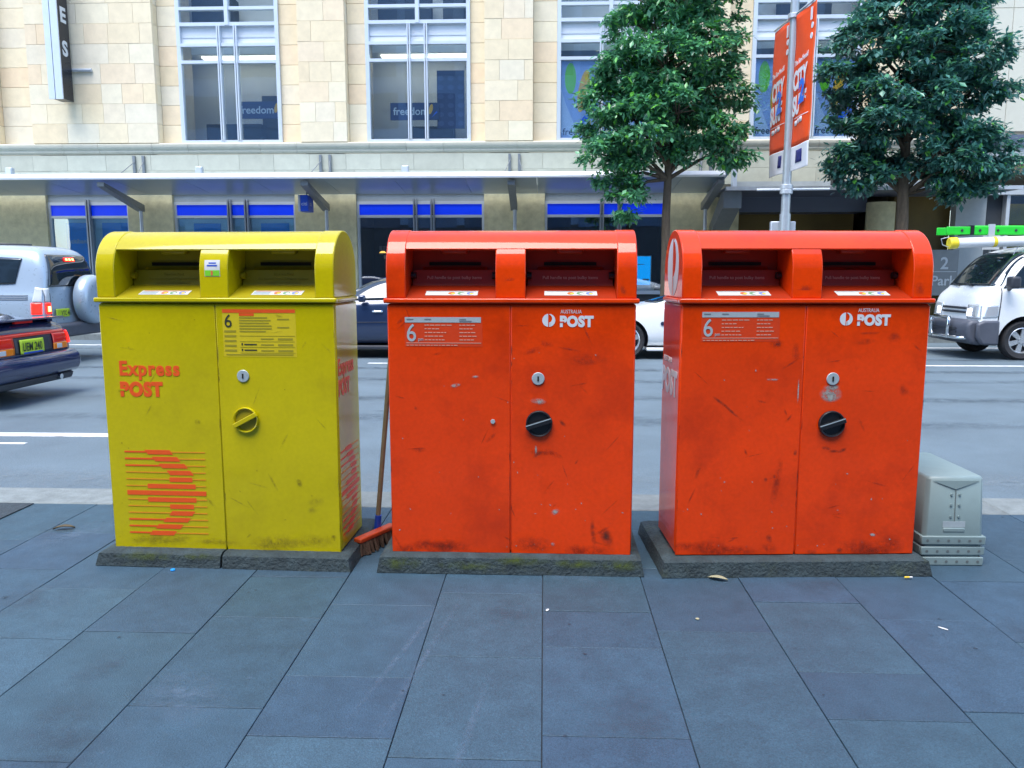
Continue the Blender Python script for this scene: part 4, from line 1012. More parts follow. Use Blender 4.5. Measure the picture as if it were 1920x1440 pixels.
MB().cyl((-.74, -.885, .62), (-.74, -.865, .62), .035, n=18).build('side_repeater', 'bluepaint', c.root); c.patch('door_seam', 'darktrim', 'side', [(-.62, .28), (-.61, .28), (-.61, .9), (-.62, .9)], .003, 1, 10)
MB().box(-1.0, 1.0, -.87, .87, .15, .205).build('side_skirt', 'whitepaint', c.root, bevel=.015); MB().box(-.35, -.22, -1.0, -.85, .94, 1.04).build('door_mirror', 'whitepaint', c.root, bevel=.03)
# --- white van with roof load
c = Car('white_van', 'white work van with grey bumper carrying a green ladder on its roof', (9.72, 14.72, ZR),
    [(-2.36, .40, .72, .74, .66, .64, .5), (-2.34, .30, .90, .94, .80, .76, .62), (-2.28, .26, 1.06, 1.10, .845, .82, .70), (-2.17, .25, 1.16, 1.22, .85, .845, .72), (-2.05, .25, 1.19, 1.40, .85, .845, .73), (-1.80, .25, 1.20, 1.72, .85, .845, .72), (-1.58, .25, 1.20, 1.87, .85, .845, .71), (-1.1, .25, 1.20, 1.955, .85, .845, .71), (.5, .25, 1.20, 1.985, .85, .845, .71), (2.0, .25, 1.2, 1.98, .85, .845, .71),
     (2.28, .28, 1.2, 1.93, .85, .84, .70), (2.36, .34, 1.15, 1.75, .82, .80, .66)],
    'whitepaint', [(-1.60, -.70, .335, .2), (.97, -.70, .335, .2), (-1.60, .70, .335, .2), (.97, .70, .335, .2)], .42)
for (wx, wy) in ((-1.60, -.72), (.97, -.72), (-1.60, .72), (.97, .72)): wheel(c.root, wx, wy, .335, .335, .21, 6, -1 if wy < 0 else 1, .66)
c.patch('windscreen', 'carglass', 'front', [(-.78, 1.26), (.78, 1.26), (.66, 1.83), (-.66, 1.83)], n=24, k=16, off=.014)
c.patch('side_window', 'carglass', 'side', [(-1.98, 1.225), (-.42, 1.24), (-.42, 1.76), (-1.56, 1.75)], n=20, k=12, off=.010); c.patch('quarter_window', 'carglass', 'side', [(-.30, 1.24), (.7, 1.24), (.7, 1.76), (-.30, 1.76)]); c.patch('quarter_window', 'carglass', 'side', [(.85, 1.24), (2.0, 1.24), (1.95, 1.74), (.85, 1.76)])
for sg in (-1, 1):
    c.patch('headlamp', 'headlamp', 'front', [(sg*.82, .70), (sg*.46, .70), (sg*.44, .93), (sg*.80, .95)], .012); c.patch('headlamp_bulb', 'headlit', 'front', [(sg*.58, .74), (sg*.48, .74), (sg*.48, .86), (sg*.58, .88)], .03, 4, 4)
    c.patch('fog_recess', 'darktrim', 'front', [(sg*.76, .42), (sg*.50, .42), (sg*.50, .54), (sg*.76, .54)], .10)
c.patch('headlamp_wrap', 'headlamp', 'side', [(-2.30, .72), (-2.06, .74), (-2.05, .94), (-2.24, .93)], .010)
bp2 = MB().prism([(-2.52, .40), (-2.53, .60), (-2.46, .68), (-2.25, .68), (-2.25, .24), (-2.44, .27)], 'y', -.80, .80).build('front_bumper', 'bumpergrey', c.root, bevel=.06, seg=3)
for sg in (-1, 1): MB().prism([(-2.40, .40), (-2.40, .62), (-2.28, .68), (-2.02, .68), (-2.02, .25), (-2.30, .26)], 'y', sg*.795, sg*.885).build('bumper_corner', 'bumpergrey', c.root, bevel=.04, seg=3)
for z in (.80, .87): c.patch('grille_bar', 'darktrim', 'front', [(-.42, z - .02), (.42, z - .02), (.42, z + .02), (-.42, z + .02)], .02, 10, 2)
for z in (.46, .52): MB().box(-2.545, -2.50, -.45, .45, z - .015, z + .015).build('bumper_grille', 'darktrim', c.root)
MB().tube([(-2.60, -.30, .34), (-2.60, -.30, .66), (-2.58, -.28, .70), (-2.58, .28, .70), (-2.60, .30, .66), (-2.60, .30, .34)], .032, 10).build('nudge_bar', 'chrome', c.root, smooth=True)
MB().tube([(-2.45, -.72, .37), (-2.58, -.6, .37), (-2.60, 0, .37), (-2.58, .6, .37), (-2.45, .72, .37)], .03, 10).build('nudge_bar', 'chrome', c.root, smooth=True)
MB().box(-2.02, -1.86, -1.12, -.92, 1.22, 1.42).build('door_mirror', 'darktrim', c.root, bevel=.04, seg=3); MB().tube([(-1.90, -.83, 1.20), (-1.93, -1.0, 1.27)], .03, 8).build('mirror_arm', 'darktrim', c.root)
c.patch('door_seam', 'darktrim', 'side', [(-2.06, .68), (-2.045, .68), (-2.0, 1.22), (-2.015, 1.22)], .003, 1, 10); c.patch('door_seam', 'darktrim', 'side', [(-.36, .30), (-.345, .30), (-.345, 1.8), (-.36, 1.8)], .003, 1, 16); c.patch('side_crease', 'bumpergrey', 'side', [(-1.4, .90), (2.2, .94), (2.2, .948), (-1.4, .908)], .003, 20, 1)
c.patch('sill_trim', 'bumpergrey', 'side', [(-1.16, .27), (.54, .27), (.54, .38), (-1.16, .38)], .008, 14, 3)
for y in (.2, -.25): MB().tube([(-2.20, y, 1.25), (-2.16, y + .34, 1.29)], .012, 6).build('wiper', 'darktrim', c.root)
for x in (-1.0, .6, 1.9): MB().box(x - .025, x + .025, -.72, .72, 2.00, 2.05).build('roof_bar', 'steelpale', c.root)
MB().tube([(-1.75, -.6, 1.78), (-1.45, -.62, 2.42)], .006, 5).build('aerial', 'steelpale', c.root)
van = c
ld = thing('ladder', 'bright green extension ladder tied on the roof of the white van', 'ladder', (9.72, 14.55, ZR + 2.13))
for y in (-.34, .0): 
    MB().box(-2.85, 3.0, y - .02, y + .02, 0, .13).build('stile', 'laddergreen', ld, bevel=.008)
    MB().box(-2.40, 3.0, y + .025, y + .06, .02, .15).build('inner_stile', 'laddergreen', ld, bevel=.008)
for k in range(18): MB().cyl((-2.6 + k*.3, -.33, .065), (-2.6 + k*.3, .01, .065), .018, n=8).build('rung', 'alloy', ld)
for k in range(18): MB().cyl((-2.6 + k*.3, -.372, .065), (-2.6 + k*.3, -.358, .065), .022, n=10).build('rung_rivet', 'darktrim', ld)
MB().box(-2.16, -2.06, -.385, -.34, -.03, .17).build('guide_bracket', 'steelpale', ld); MB().box(-2.46, -2.40, -.375, .05, -.01, .15).build('end_clamp', 'blackplastic', ld)
tb = thing('conduit_tube', 'thick white storage tube with a yellow end cap on the van roof', 'tube', (9.72, 14.12, ZR + 1.95))
MB().cyl((-2.72, 0, .03), (3.0, 0, .20), .085, n=24).build('tube', 'pipewhite', tb, smooth=40); MB().cyl((-2.84, 0, .026), (-2.70, 0, .030), .098, n=24).build('end_cap', 'capyellow', tb, bevel=.015)
MB().tube([(-2.78, -.02, -.06), (-2.95, -.02, .0), (-2.98, -.02, .10), (-2.85, -.02, .13)], .008, 6).build('cap_strap', 'steelpale', tb, smooth=True); MB().cyl((-2.12, 0, .0478), (-2.06, 0, .0496), .0862, n=24).build('yellow_tape', 'capyellow', tb)

# ------------------------------------------------------------------ post boxes
BW, BD, BT = 1.115, .38, 1.57
ZC, RAD = 1.38, .19           # arch centre height and radius
def arch(r, a0, a1, n=28, cy=BD/2, cz=ZC):
    return [(cy - r*math.cos(a0 + (a1-a0)*i/n), cz + r*math.sin(a0 + (a1-a0)*i/n)) for i in range(n + 1)]
def logo_disc(name, m, parent, cx, cz, r, y, face='front', x=0, sy=1.0):
    """round emblem split by a vertical slit, the right half hooked like a P"""
    mb = MB()
    def put(pts):
        if face == 'front': mb.prism([(cx + a*r, cz + b*r) for a, b in pts], 'y', y, y + .0008)
        else: mb.prism([(cx - a*r, cz + b*r*sy) for a, b in pts], 'x', x - .0008, x)
    n = 16
    put([(-.10, -.99)] + [(-math.sin(PI*k/n), -math.cos(PI*k/n)) for k in range(1, n)] + [(-.10, .99)])
    outer = [(math.sin(PI*k/n), math.cos(PI*k/n)) for k in range(0, n + 1)]
    outer = [(max(a, .04), b) for a, b in outer]
    inner = [(.04, -.99), (.04, -.34), (.20, -.30), (.40, -.12), (.50, .14), (.50, .40), (.40, .66), (.22, .84), (.04, .90)]
    # crescent in convex-ish strips
    pts_o = outer[1:-1]; k = len(inner) - 2
    for i in range(len(pts_o) - 1):
        t0 = i/(len(pts_o)-1); t1 = (i+1)/(len(pts_o)-1)
        def inn(t):
            f = (1 - t)*(len(inner) - 2) + 1; j = min(int(f), len(inner) - 2); w = f - j
            return (inner[j][0]*(1-w) + inner[j+1][0]*w, inner[j][1]*(1-w) + inner[j+1][1]*w)
        put([pts_o[i], pts_o[i+1], inn(t1), inn(t0)])
    put([(.04, -.99), (.04, -.36), (.22, -.31), (.30, -.953)])
    return mb.build(name, m, parent)
ARROW = [(470,235,365,515,715,1), (512,238,410,560,718,1), (553,242,452,605,720,1), (594,245,500,642,723,0), (635,248,508,645,725,0), (677,250,378,665,727,0), (718,256,256,730,731,2), (758,262,382,672,735,0), (797,264,515,658,738,0), (838,266,520,658,740,0), (876,270,485,632,745,1), (915,272,440,590,747,1), (955,274,403,550,749,1)]
def arrow_decal(parent, x0, z0, w, h, y, place):
    thick = MB(); thin = MB()
    for i, (py, a, b, c_, d, st) in enumerate(ARROW):
        sh = (py - 470) * .081
        f = lambda v: x0 + (v - sh - 235)/480*w
        z = z0 - i/12*h
        sl = 0 if st == 2 else (-.008 if i < 4 else (.008 if i > 8 else 0))
        place(thick, f(b), f(c_), z - .0125, z + .0095, sl)
        place(thick if st == 1 else thin, f(a), f(b), z - (.0045 if st == 1 else .003), z + (.0035 if st == 1 else .002), 0)
        place(thin, f(c_), f(d), z - .003, z + .002, 0)
    thick.build('arrow_emblem', 'decalorange', parent); tag(thin.build('arrow_speed_lines', 'decalorangethin', parent), None, kind='stuff')

def post_box(kind, A, B, label, z0=.088):
    A = Vector((A[0], A[1], 0)); B = Vector((B[0], B[1], 0)); mid = (A + B)/2
    rz = math.atan2(B.y - A.y, B.x - A.x)
    root = thing('post_box', label, 'post box', mid, rz, 'street post boxes on the pavement')
    Y = kind == 'yellow'
    P, IN = ('yellowpaint', 'yellowshaded') if Y else ('redpaint', 'redshaded')
    w = BW/2
    MB().box(-w, w, .006, BD, z0, 1.238).build('cabinet', P, root, bevel=.012, seg=3)
    drs = []
    for (a, b) in ((-w + .004, -.0022), (.0022, w - .004)):
        drs.append(MB().box(a, b, .0, .012, z0 - .006, 1.232).build('door', P, root, bevel=.0035, seg=2))
    MB().box(-w + .001, w - .001, .012, BD - .02, 1.2385, 1.262).build('shoulder', P, root)
    # drip lip round front and ends
    lip = MB(); lip.box(-w - .012, w + .012, -.014, .03, 1.240, 1.262); lip.box(-w - .012, -w + .02, .0305, BD - .03, 1.241, 1.261); lip.box(w - .02, w + .012, .0305, BD - .03, 1.241, 1.261)
    lip.build('drip_lip', P, root, bevel=.006, seg=2)
    # rounded end cheeks
    ch = .088
    prof = [(0, 1.262)] + arch(RAD, 0, PI) + [(BD, 1.262)]
    for (a, b) in ((-w, -w + ch), (w - ch, w)):
        MB().prism(prof, 'x', a, b).build('end_cheek', P, root, smooth=30, bevel=.005)
    # hood sheet between the cheeks
    a0 = R(33)
    ro, ri = RAD - .003, RAD - .016
    hp = arch(ro, a0, PI, 26) + arch(ri, PI, a0, 26)
    MB().prism(hp, 'x', -w + ch - .001, w - ch + .001).build('hood', P, root, smooth=30)
    MB().box(-w + ch, w - ch, BD - .03, BD - .008, 1.262, ZC + .02).build('rear_panel', P, root)
    # centre divider
    dp = [(0.004, 1.262)] + arch(RAD - .006, R(1), R(75), 14) + [(.26, 1.50), (.26, 1.262)]
    MB().prism(dp, 'x', -.068, .066).build('centre_divider', P, root, smooth=30, bevel=.004)
    # two mouths
    for (a, b) in ((-w + ch, -.068), (.066, w - ch)):
        ma, mb_ = a + .001, b - .001
        c = (a + b)/2
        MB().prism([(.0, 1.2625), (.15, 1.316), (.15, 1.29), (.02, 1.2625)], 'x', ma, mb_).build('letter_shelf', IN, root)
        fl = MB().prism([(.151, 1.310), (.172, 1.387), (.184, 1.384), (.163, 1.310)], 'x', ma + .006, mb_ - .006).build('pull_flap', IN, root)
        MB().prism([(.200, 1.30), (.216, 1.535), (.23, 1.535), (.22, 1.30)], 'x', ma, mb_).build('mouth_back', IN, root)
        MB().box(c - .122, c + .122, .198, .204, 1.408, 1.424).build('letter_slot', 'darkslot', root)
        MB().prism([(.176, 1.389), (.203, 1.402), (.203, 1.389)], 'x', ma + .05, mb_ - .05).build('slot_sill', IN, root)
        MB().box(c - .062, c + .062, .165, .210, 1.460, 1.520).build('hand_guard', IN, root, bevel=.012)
        for (kx) in (ma + .012, mb_ - .012):
            MB().cyl((kx - .011, .150, 1.362), (kx + .011, .150, 1.362), .016, n=14).build('flap_pivot', IN if Y else 'blackplastic', root, smooth=40)
        tl = R(90) - math.atan2(.077, .021)
        def ft(s_, size, z, m_, bd=0):
            yy = .151 + .021*(z - 1.310)/.077
            text('flap_lettering', s_, size, (c, yy - .0016, z), (PI/2 - tl, 0, 0), m_, root, align='CENTER', bold=bd)
        if Y:
            ft('Express Post', .019, 1.362, 'inkolive', .0005); ft('For Express Post and Express Courier', .0155, 1.341, 'inkolive', .0004); ft('envelopes and satchels only', .0155, 1.323, 'inkolive', .0004)
        else:
            ft('Pull handle to post bulky items', .0205, 1.346, 'inkpink', .0003)
        # shelf notice
        sl = math.atan2(.0535, .15)
        sk = bpy.data.objects.new('x', None); 
        st = MB().box(-.118, .118, 0, .052, .0, .0012).build('shelf_notice', 'stickerwhite', root, loc=(c + (.0 if not Y else .01), .030, 1.2625 + .030*.357 + .0008), rot=(sl, 0, 0))
        MB().box(-.108, .108, .043, .048, .0013, .0018).build('notice_bar', 'dotred' if Y else 'decalgrey', st)
        MB().box(-.112, -.035, .006, .038, .0013, .0018).build('notice_print', 'decalgrey' if Y else 'stickerwhite', st)
        for q, dm in ((.0, 'dotred'), (.042, 'dotgreen'), (.084, 'dotblue')):
            MB().cyl((q, .022, .0013), (q, .022, .0019), .016, n=16).build('notice_picture', dm, st); MB().cyl((q + .006, .018, .002), (q + .006, .018, .0024), .009, n=12).build('notice_picture', 'dotyel' if dm != 'dotgreen' else 'stickerwhite', st)
    # lock and turning handle
    lx = .119 if Y else (.124 if kind == 'red' else .133)
    lk = MB().cyl((lx, -.0005, .903), (lx, -.006, .903), .0285, n=32).build('lock', 'locksteel', root, bevel=.002)
    MB().box(lx - .0035, lx + .0035, -.0085, -.0062, .892, .914).build('keyhole', 'darkslot', lk)
    kx, kz, kr = lx + .005, .698, .060
    KM = P if Y else 'blackplastic'
    kn = MB().lathe([(kr*.86, -.0005), (kr, -.001), (kr, -.012), (kr*.95, -.016), (kr*.88, -.014), (kr*.84, -.004)], (kx, 0, kz), 'y', 40).build('turn_handle', KM, root, smooth=40)
    MB().cyl((kx, -.0035, kz), (kx, -.001, kz), kr*.86, n=40).build('handle_dish', 'yellowshaded' if Y else 'blackplastic', kn)
    ab = R(28) if Y else R(18)
    ca, sa = math.cos(ab), math.sin(ab)
    def bar(hw, y0, y1, L=kr*1.02, dz=0): return [(kx + s1*L*ca - s2*hw*sa - dz*sa, y, kz + s1*L*sa + s2*hw*ca + dz*ca) for y in (y0, y1) for (s1, s2) in ((-1, -1), (1, -1), (1, 1), (-1, 1))]
    BF = [(3,2,1,0),(4,5,6,7),(0,1,5,4),(1,2,6,5),(2,3,7,6),(3,0,4,7)]
    MB().add(bar(.011, -.002, -.026), BF).build('grip_bar', KM, kn, bevel=.003)
    if not Y: MB().add(bar(.0022, -.0262, -.0272, kr*.98, .009), BF).build('grip_edge', 'locksteel', kn)
    yd = -.0012
    def T(s_, size, x, z, m_, bd=0, sx=1, al='LEFT', sh=0, parent=root): return text('lettering', s_, size, (x, yd, z), FRONT, m_, parent, bold=bd, sx=sx, align=al, shear=sh)
    def slit(x, z, ww, hh, m_): fquad(MB(), x, x + ww, z, z + hh, -.0026, 0, .0008).build('letter_slit', m_, root)
    if Y:
        text('lettering', 'Express', .092, (-.476, yd, .903), FRONT, 'decalorange', root, bold=.0034, sx=.90, space=1.13)
        text('lettering', 'POST', .088, (-.476, yd, .806), FRONT, 'decalorange', root, bold=.0055, sx=.90, space=1.12)
        slit(-.486, .8285, .034, .0075, P)
        arrow_decal(root, -.476, .538, .393, .395, yd, lambda mb, a, b, z_0, z_1, s_: fquad(mb, a, b, z_0, z_1, yd - .0004, s_))
        stk = MB(); fquad(stk, .033, .376, .992, 1.205, -.0008)
        sp_ = stk.build('collection_notice', 'stickeryellow', root)
        hb = MB(); fquad(hb, .034, .374, 1.194, 1.210, -.0020); fquad(hb, .112, .182, 1.180, 1.192, -.0020); hb.build('notice_header', 'decalorange', sp_)
        T('6', .085, .040, 1.128, 'inkdark', 0, .92, parent=sp_).location.y = -.0020
        g = MB(); rr = random.Random(3)
        for (z, x_0, x_1) in [(1.172 - k*.0125, .112, .112 + rr.uniform(.12, .17)) for k in range(6)] + [(1.165, .29, .345), (1.128, .29, .345)]: fquad(g, x_0, x_1, z - .003, z + .003, -.0018)
        for k in range(5): fquad(g, .040, .095, 1.105 - k*.022, 1.114 - k*.022, -.0018)
        for k in range(4): fquad(g, .112, .37, 1.088 - k*.026, 1.0895 - k*.026, -.0018)
        for k in range(3): fquad(g, .21, .27, 1.072 - k*.027, 1.078 - k*.027, -.0018); fquad(g, .29, .36, 1.070 - k*.027, 1.079 - k*.027, -.0018)
        fquad(g, .045, .36, 1.000, 1.005, -.0018)
        g.build('notice_print', 'inkolive', sp_)
        d = MB()
        for z in (1.045, 1.019): fquad(d, .118, .125, z, z + .010, -.0020); fquad(d, .131, .19, z + .001, z + .007, -.0020)
        d.build('notice_print', 'inkdark', sp_)
        # divider sticker: picture card curved with the front
        def bent(nm, m_, x0_, x1_, z0_, z1_, lift, par):
            rr_ = RAD - .006 + lift
            f_ = lambda z_, q: BD/2 - math.sqrt((rr_ - q)**2 - max(0, z_ - ZC)**2)
            zs_ = [z0_ + (z1_ - z0_)*k/8 for k in range(9)]
            return MB().prism([(f_(z_, 0), z_) for z_ in zs_] + [(f_(z_, .0006), z_) for z_ in zs_[::-1]], 'x', x0_, x1_).build(nm, m_, par)
        sc_ = bent('picture_sticker', 'stickerwhite', -.042, .030, 1.358, 1.432, .0012, root); bent('sticker_picture', 'graphicgreen', -.040, .028, 1.360, 1.386, .0022, sc_)
        bent('sticker_picture', 'dotred', -.012, -.003, 1.363, 1.384, .0032, sc_); bent('sticker_print', 'signblue', -.030, .018, 1.404, 1.410, .0022, sc_); bent('sticker_print', 'signblue', -.022, .012, 1.416, 1.421, .0022, sc_)
        # right-hand end
        xe = w + .0008
        text('end_lettering', 'Express', .105, (xe, .025, .905), RIGHT, 'decalorange', root, bold=.0035, sx=.72, space=1.1); text('end_lettering', 'POST', .10, (xe, .025, .81), RIGHT, 'decalorange', root, bold=.005, sx=.72, space=1.1)
        arrow_decal(root, .03, .54, .31, .40, 0, lambda mb, a, b, z_0, z_1, s_: mb.prism([(a - s_, z_0), (b - s_, z_0), (b + s_, z_1), (a + s_, z_1)], 'x', xe - .0004, xe + .0004))
    else:
        dx, dz = (0, 0) if kind == 'red' else (.009, .006)
        text('lettering', 'POST', .063, (.219 + dx, yd, 1.139 + dz), FRONT, 'decalwhite', root, bold=.0038, sx=.92, space=1.1)
        slit(.213 + dx, 1.1545 + dz, .026, .0055, P)
        T('AUSTRALIA', .0235, .222 + dx, 1.196 + dz, 'decalwhite', 0, .78)
        logo_disc('round_emblem', 'decalwhite', root, .170 + dx, 1.165 + dz, .029, yd - .0004)
        sz = 0 if kind == 'red' else .025
        sx_ = 0 if kind == 'red' else .010
        X0, X1 = -.475 + sx_, -.130 + sx_
        stk = MB(); fquad(stk, X0 - .002, X1 + .003, 1.046 + sz, 1.178 + sz, -.0008); sp_ = stk.build('collection_notice', 'stickerred', root)
        hb = MB(); fquad(hb, X0, X1 - .003, 1.154 + sz, 1.178 + sz, -.0020); hb.build('notice_header', 'decalgrey', sp_)
        T('6', .112, X0 + .004, 1.070 + sz, 'decalgrey', .0005, .86, parent=sp_).location.y = -.0020
        t6 = T('pm', .022, X0 + .058, 1.072 + sz, 'decalgrey', 0, .9, parent=sp_); t6.location.y = -.0020
        g = MB(); rr = random.Random(5)
        for k in range(5):
            z = 1.142 + sz - k*.0165
            x = X0 + .088
            for q in range(rr.randint(3, 6)):
                l = rr.uniform(.008, .024); fquad(g, x, x + l, z - .002, z + .002, -.0018); x += l + .004
            x = X0 + .245
            for q in range(4):
                l = rr.uniform(.010, .020); fquad(g, x, x + l, z - .002, z + .002, -.0018); x += l + .003
        fquad(g, X0 + .004, X1 - .002, 1.0605 + sz, 1.0635 + sz, -.0018)
        x = X0 + .006
        while x < X0 + .22: l = rr.uniform(.008, .02); fquad(g, x, x + l, 1.050 + sz, 1.0535 + sz, -.0018); x += l + .004
        g.build('notice_print', 'inkpink', sp_)
        h = MB(); 
        for x in (X0 + .008, X0 + .088, X0 + .245): fquad(h, x, x + .03, 1.166 + sz, 1.171 + sz, -.0030)
        fquad(h, X0 + .245, X0 + .300, 1.158 + sz, 1.163 + sz, -.0030); h.build('header_print', 'steelgrey', sp_)
        if kind == 'red3':
            xe = -w - .0008
            logo_disc('end_emblem', 'decalwhite', root, .19, 1.40, .112, 0, 'end', xe, 1.18)
            text('end_lettering', 'POST', .155, (xe, .365, .815), LEFT, 'decalwhite', root, bold=.008, sx=.80, space=1.08); text('end_lettering', 'AUSTRALIA', .04, (xe, .345, .955), LEFT, 'decalwhite', root, sx=.9)
        else:
            MB().cyl((-.081, -.0005, .706), (-.081, -.007, .706), .011, n=6).build('bolt_head', 'locksteel', root)
    return root
_mk = [0]
def marks(root, rows):
    for (m_, x, z, ww, hh, an) in rows:
        _mk[0] = (_mk[0] + 1) % 60
        decal_quad('scuff_mark' if 'scuff' in m_ else 'paint_chip', m_, root, x, z, ww, hh, R(an), -.0009 - _mk[0]*.000015)
def plate_marks(root, rows):
    for (m_, x, z, ww, hh, an) in rows: decal_quad('scuff_mark', m_, root, x, z, ww, hh, R(an), -.0012 + (.0 if abs(x) > .4 else .0058))
b1 = post_box('yellow', (-2.062, 3.63), (-.947, 3.593), 'bright yellow Express Post street box with orange lettering and arrow emblem', .070)
b2 = post_box('red', (-.706, 3.574), (.407, 3.569), 'orange red Australia Post box beside the leaning broom, on a mossy plinth')
b3 = post_box('red3', (.606, 3.577), (1.721, 3.643), 'orange red Australia Post box with scratched front, beside the stacked plastic tubs')
rr = random.Random(21)
def grime(root, m_, n, lo=.10, hi=1.2, bottom=9):
    rows = []
    for i in range(n): rows.append((m_, rr.uniform(-.52, .52), rr.uniform(lo, hi), rr.uniform(.03, .14), rr.uniform(.006, .016), rr.uniform(-70, 70)))
    for i in range(bottom): rows.append((m_, rr.uniform(-.53, .53), rr.uniform(.092, .13), rr.uniform(.06, .26), rr.uniform(.03, .10), rr.uniform(-6, 6)))
    marks(root, rows)
for b_ in (b1, b2, b3):
    marks(b_, [('chipgrey' if b_ is not b1 else 'scuffblack', rr.uniform(-.53, .53), rr.choice([rr.uniform(.1, .35), rr.uniform(.3, 1.2)]), rr.uniform(.004, .014), rr.uniform(.003, .009), rr.uniform(0, 180)) for i in range(34)])
    marks(b_, [('scuffblack', rr.choice([-.552, .552, -.004, .004]), rr.uniform(.1, 1.2), .007, rr.uniform(.03, .12), 0) for i in range(10)])
grime(b1, 'scuffyellow', 16); grime(b2, 'scuffred', 22); grime(b3, 'scuffred', 24)
plate_marks(b2, [('scuffred', -.01, 1.345, .07, .02, 3), ('scuffred', -.02, 1.285, .08, .03, 0), ('scuffblack', .0, 1.282, .05, .02, 0), ('scuffblack', .497, 1.30, .03, .05, 20)])
plate_marks(b3, [('scuffred', .50, 1.30, .05, .08, 10), ('scuffred', -.01, 1.30, .09, .05, 0)])
marks(b2, [('scuffred', .10, 1.03, .11, .03, 18), ('scuffred', .16, 1.06, .08, .03, -14), ('scuffred', .34, .99, .20, .06, 2), ('scuffblack', .125, .555, .06, .025, 35), ('scuffred', .145, .565, .14, .035, 0), ('scuffred', .20, .555, .09, .03, -20), ('scuffblack', .235, .70, .05, .02, -45), ('scuffblack', -.43, .765, .022, .022, 0),
           ('scuffred', -.42, .57, .07, .03, 0), ('scuffred', -.09, .63, .07, .022, 45), ('scuffblack', .30, .52, .03, .012, 55), ('scuffblack', .44, .17, .06, .12, 25), ('scuffblack', .38, .19, .03, .15, 5),
           ('chipgrey', .125, .80, .075, .03, -4), ('chipgrey', .205, .285, .045, .03, 25), ('chipgrey', .195, .13, .02, .02, 0), ('chipgrey', -.25, .87, .05, .02, 10), ('chipgrey', -.16, .91, .04, .012, 5), ('scuffblack', -.49, 1.165, .06, .018, 40), ('chipgrey', .115, .575, .014, .05, 0)])
marks(b3, [('scuffblack', -.365, .795, .115, .016, -36), ('scuffblack', -.305, .745, .12, .016, -38), ('scuffred', .27, 1.07, .11, .03, 4), ('scuffred', .40, 1.09, .07, .05, 0), ('scuffred', -.13, 1.06, .08, .05, 10), ('scuffblack', -.12, 1.06, .03, .02, 0), ('scuffred', -.04, 1.02, .04, .1, 0), ('scuffblack', .12, .585, .05, .02, -10), ('scuffblack', .155, .57, .05, .018, 0), ('scuffblack', .195, .575, .05, .02, 25),
           ('scuffblack', -.02, .565, .022, .03, 0), ('scuffred', .46, .85, .05, .07, 30), ('scuffblack', -.46, .48, .02, .09, -20), ('scuffred', -.1, .42, .04, .3, -8), ('scuffblack', -.15, .44, .02, .025, 0), ('scuffblack', -.11, .455, .02, .02, 0), ('scuffblack', -.12, .16, .035, .05, 30), ('scuffblack', .08, .095, .05, .035, 0), ('scuffblack', .21, .10, .035, .03, 0), ('scuffred', .45, .13, .18, .10, 0),
           ('chipgrey', .128, .832, .11, .075, 0), ('chipgrey', .128, .82, .06, .05, 0), ('chipgrey', .13, .865, .08, .03, 0), ('chipgrey', .36, .175, .03, .018, -10), ('chipgrey', -.14, .90, .06, .012, 0), ('chipgrey', -.02, .85, .008, .13, 0)])
marks(b1, [('scuffblack', -.11, .685, .035, .03, 10), ('scuffblack', .365, .40, .03, .045, 20), ('scuffyellow', .44, .31, .09, .05, 10), ('scuffyellow', .42, .27, .05, .04, 0), ('scuffyellow', -.07, .30, .10, .02, -45), ('scuffyellow', .30, .60, .10, .014, 60), ('scuffblack', .52, .14, .03, .03, 0), ('scuffyellow', -.33, .10, .3, .05, 0)])

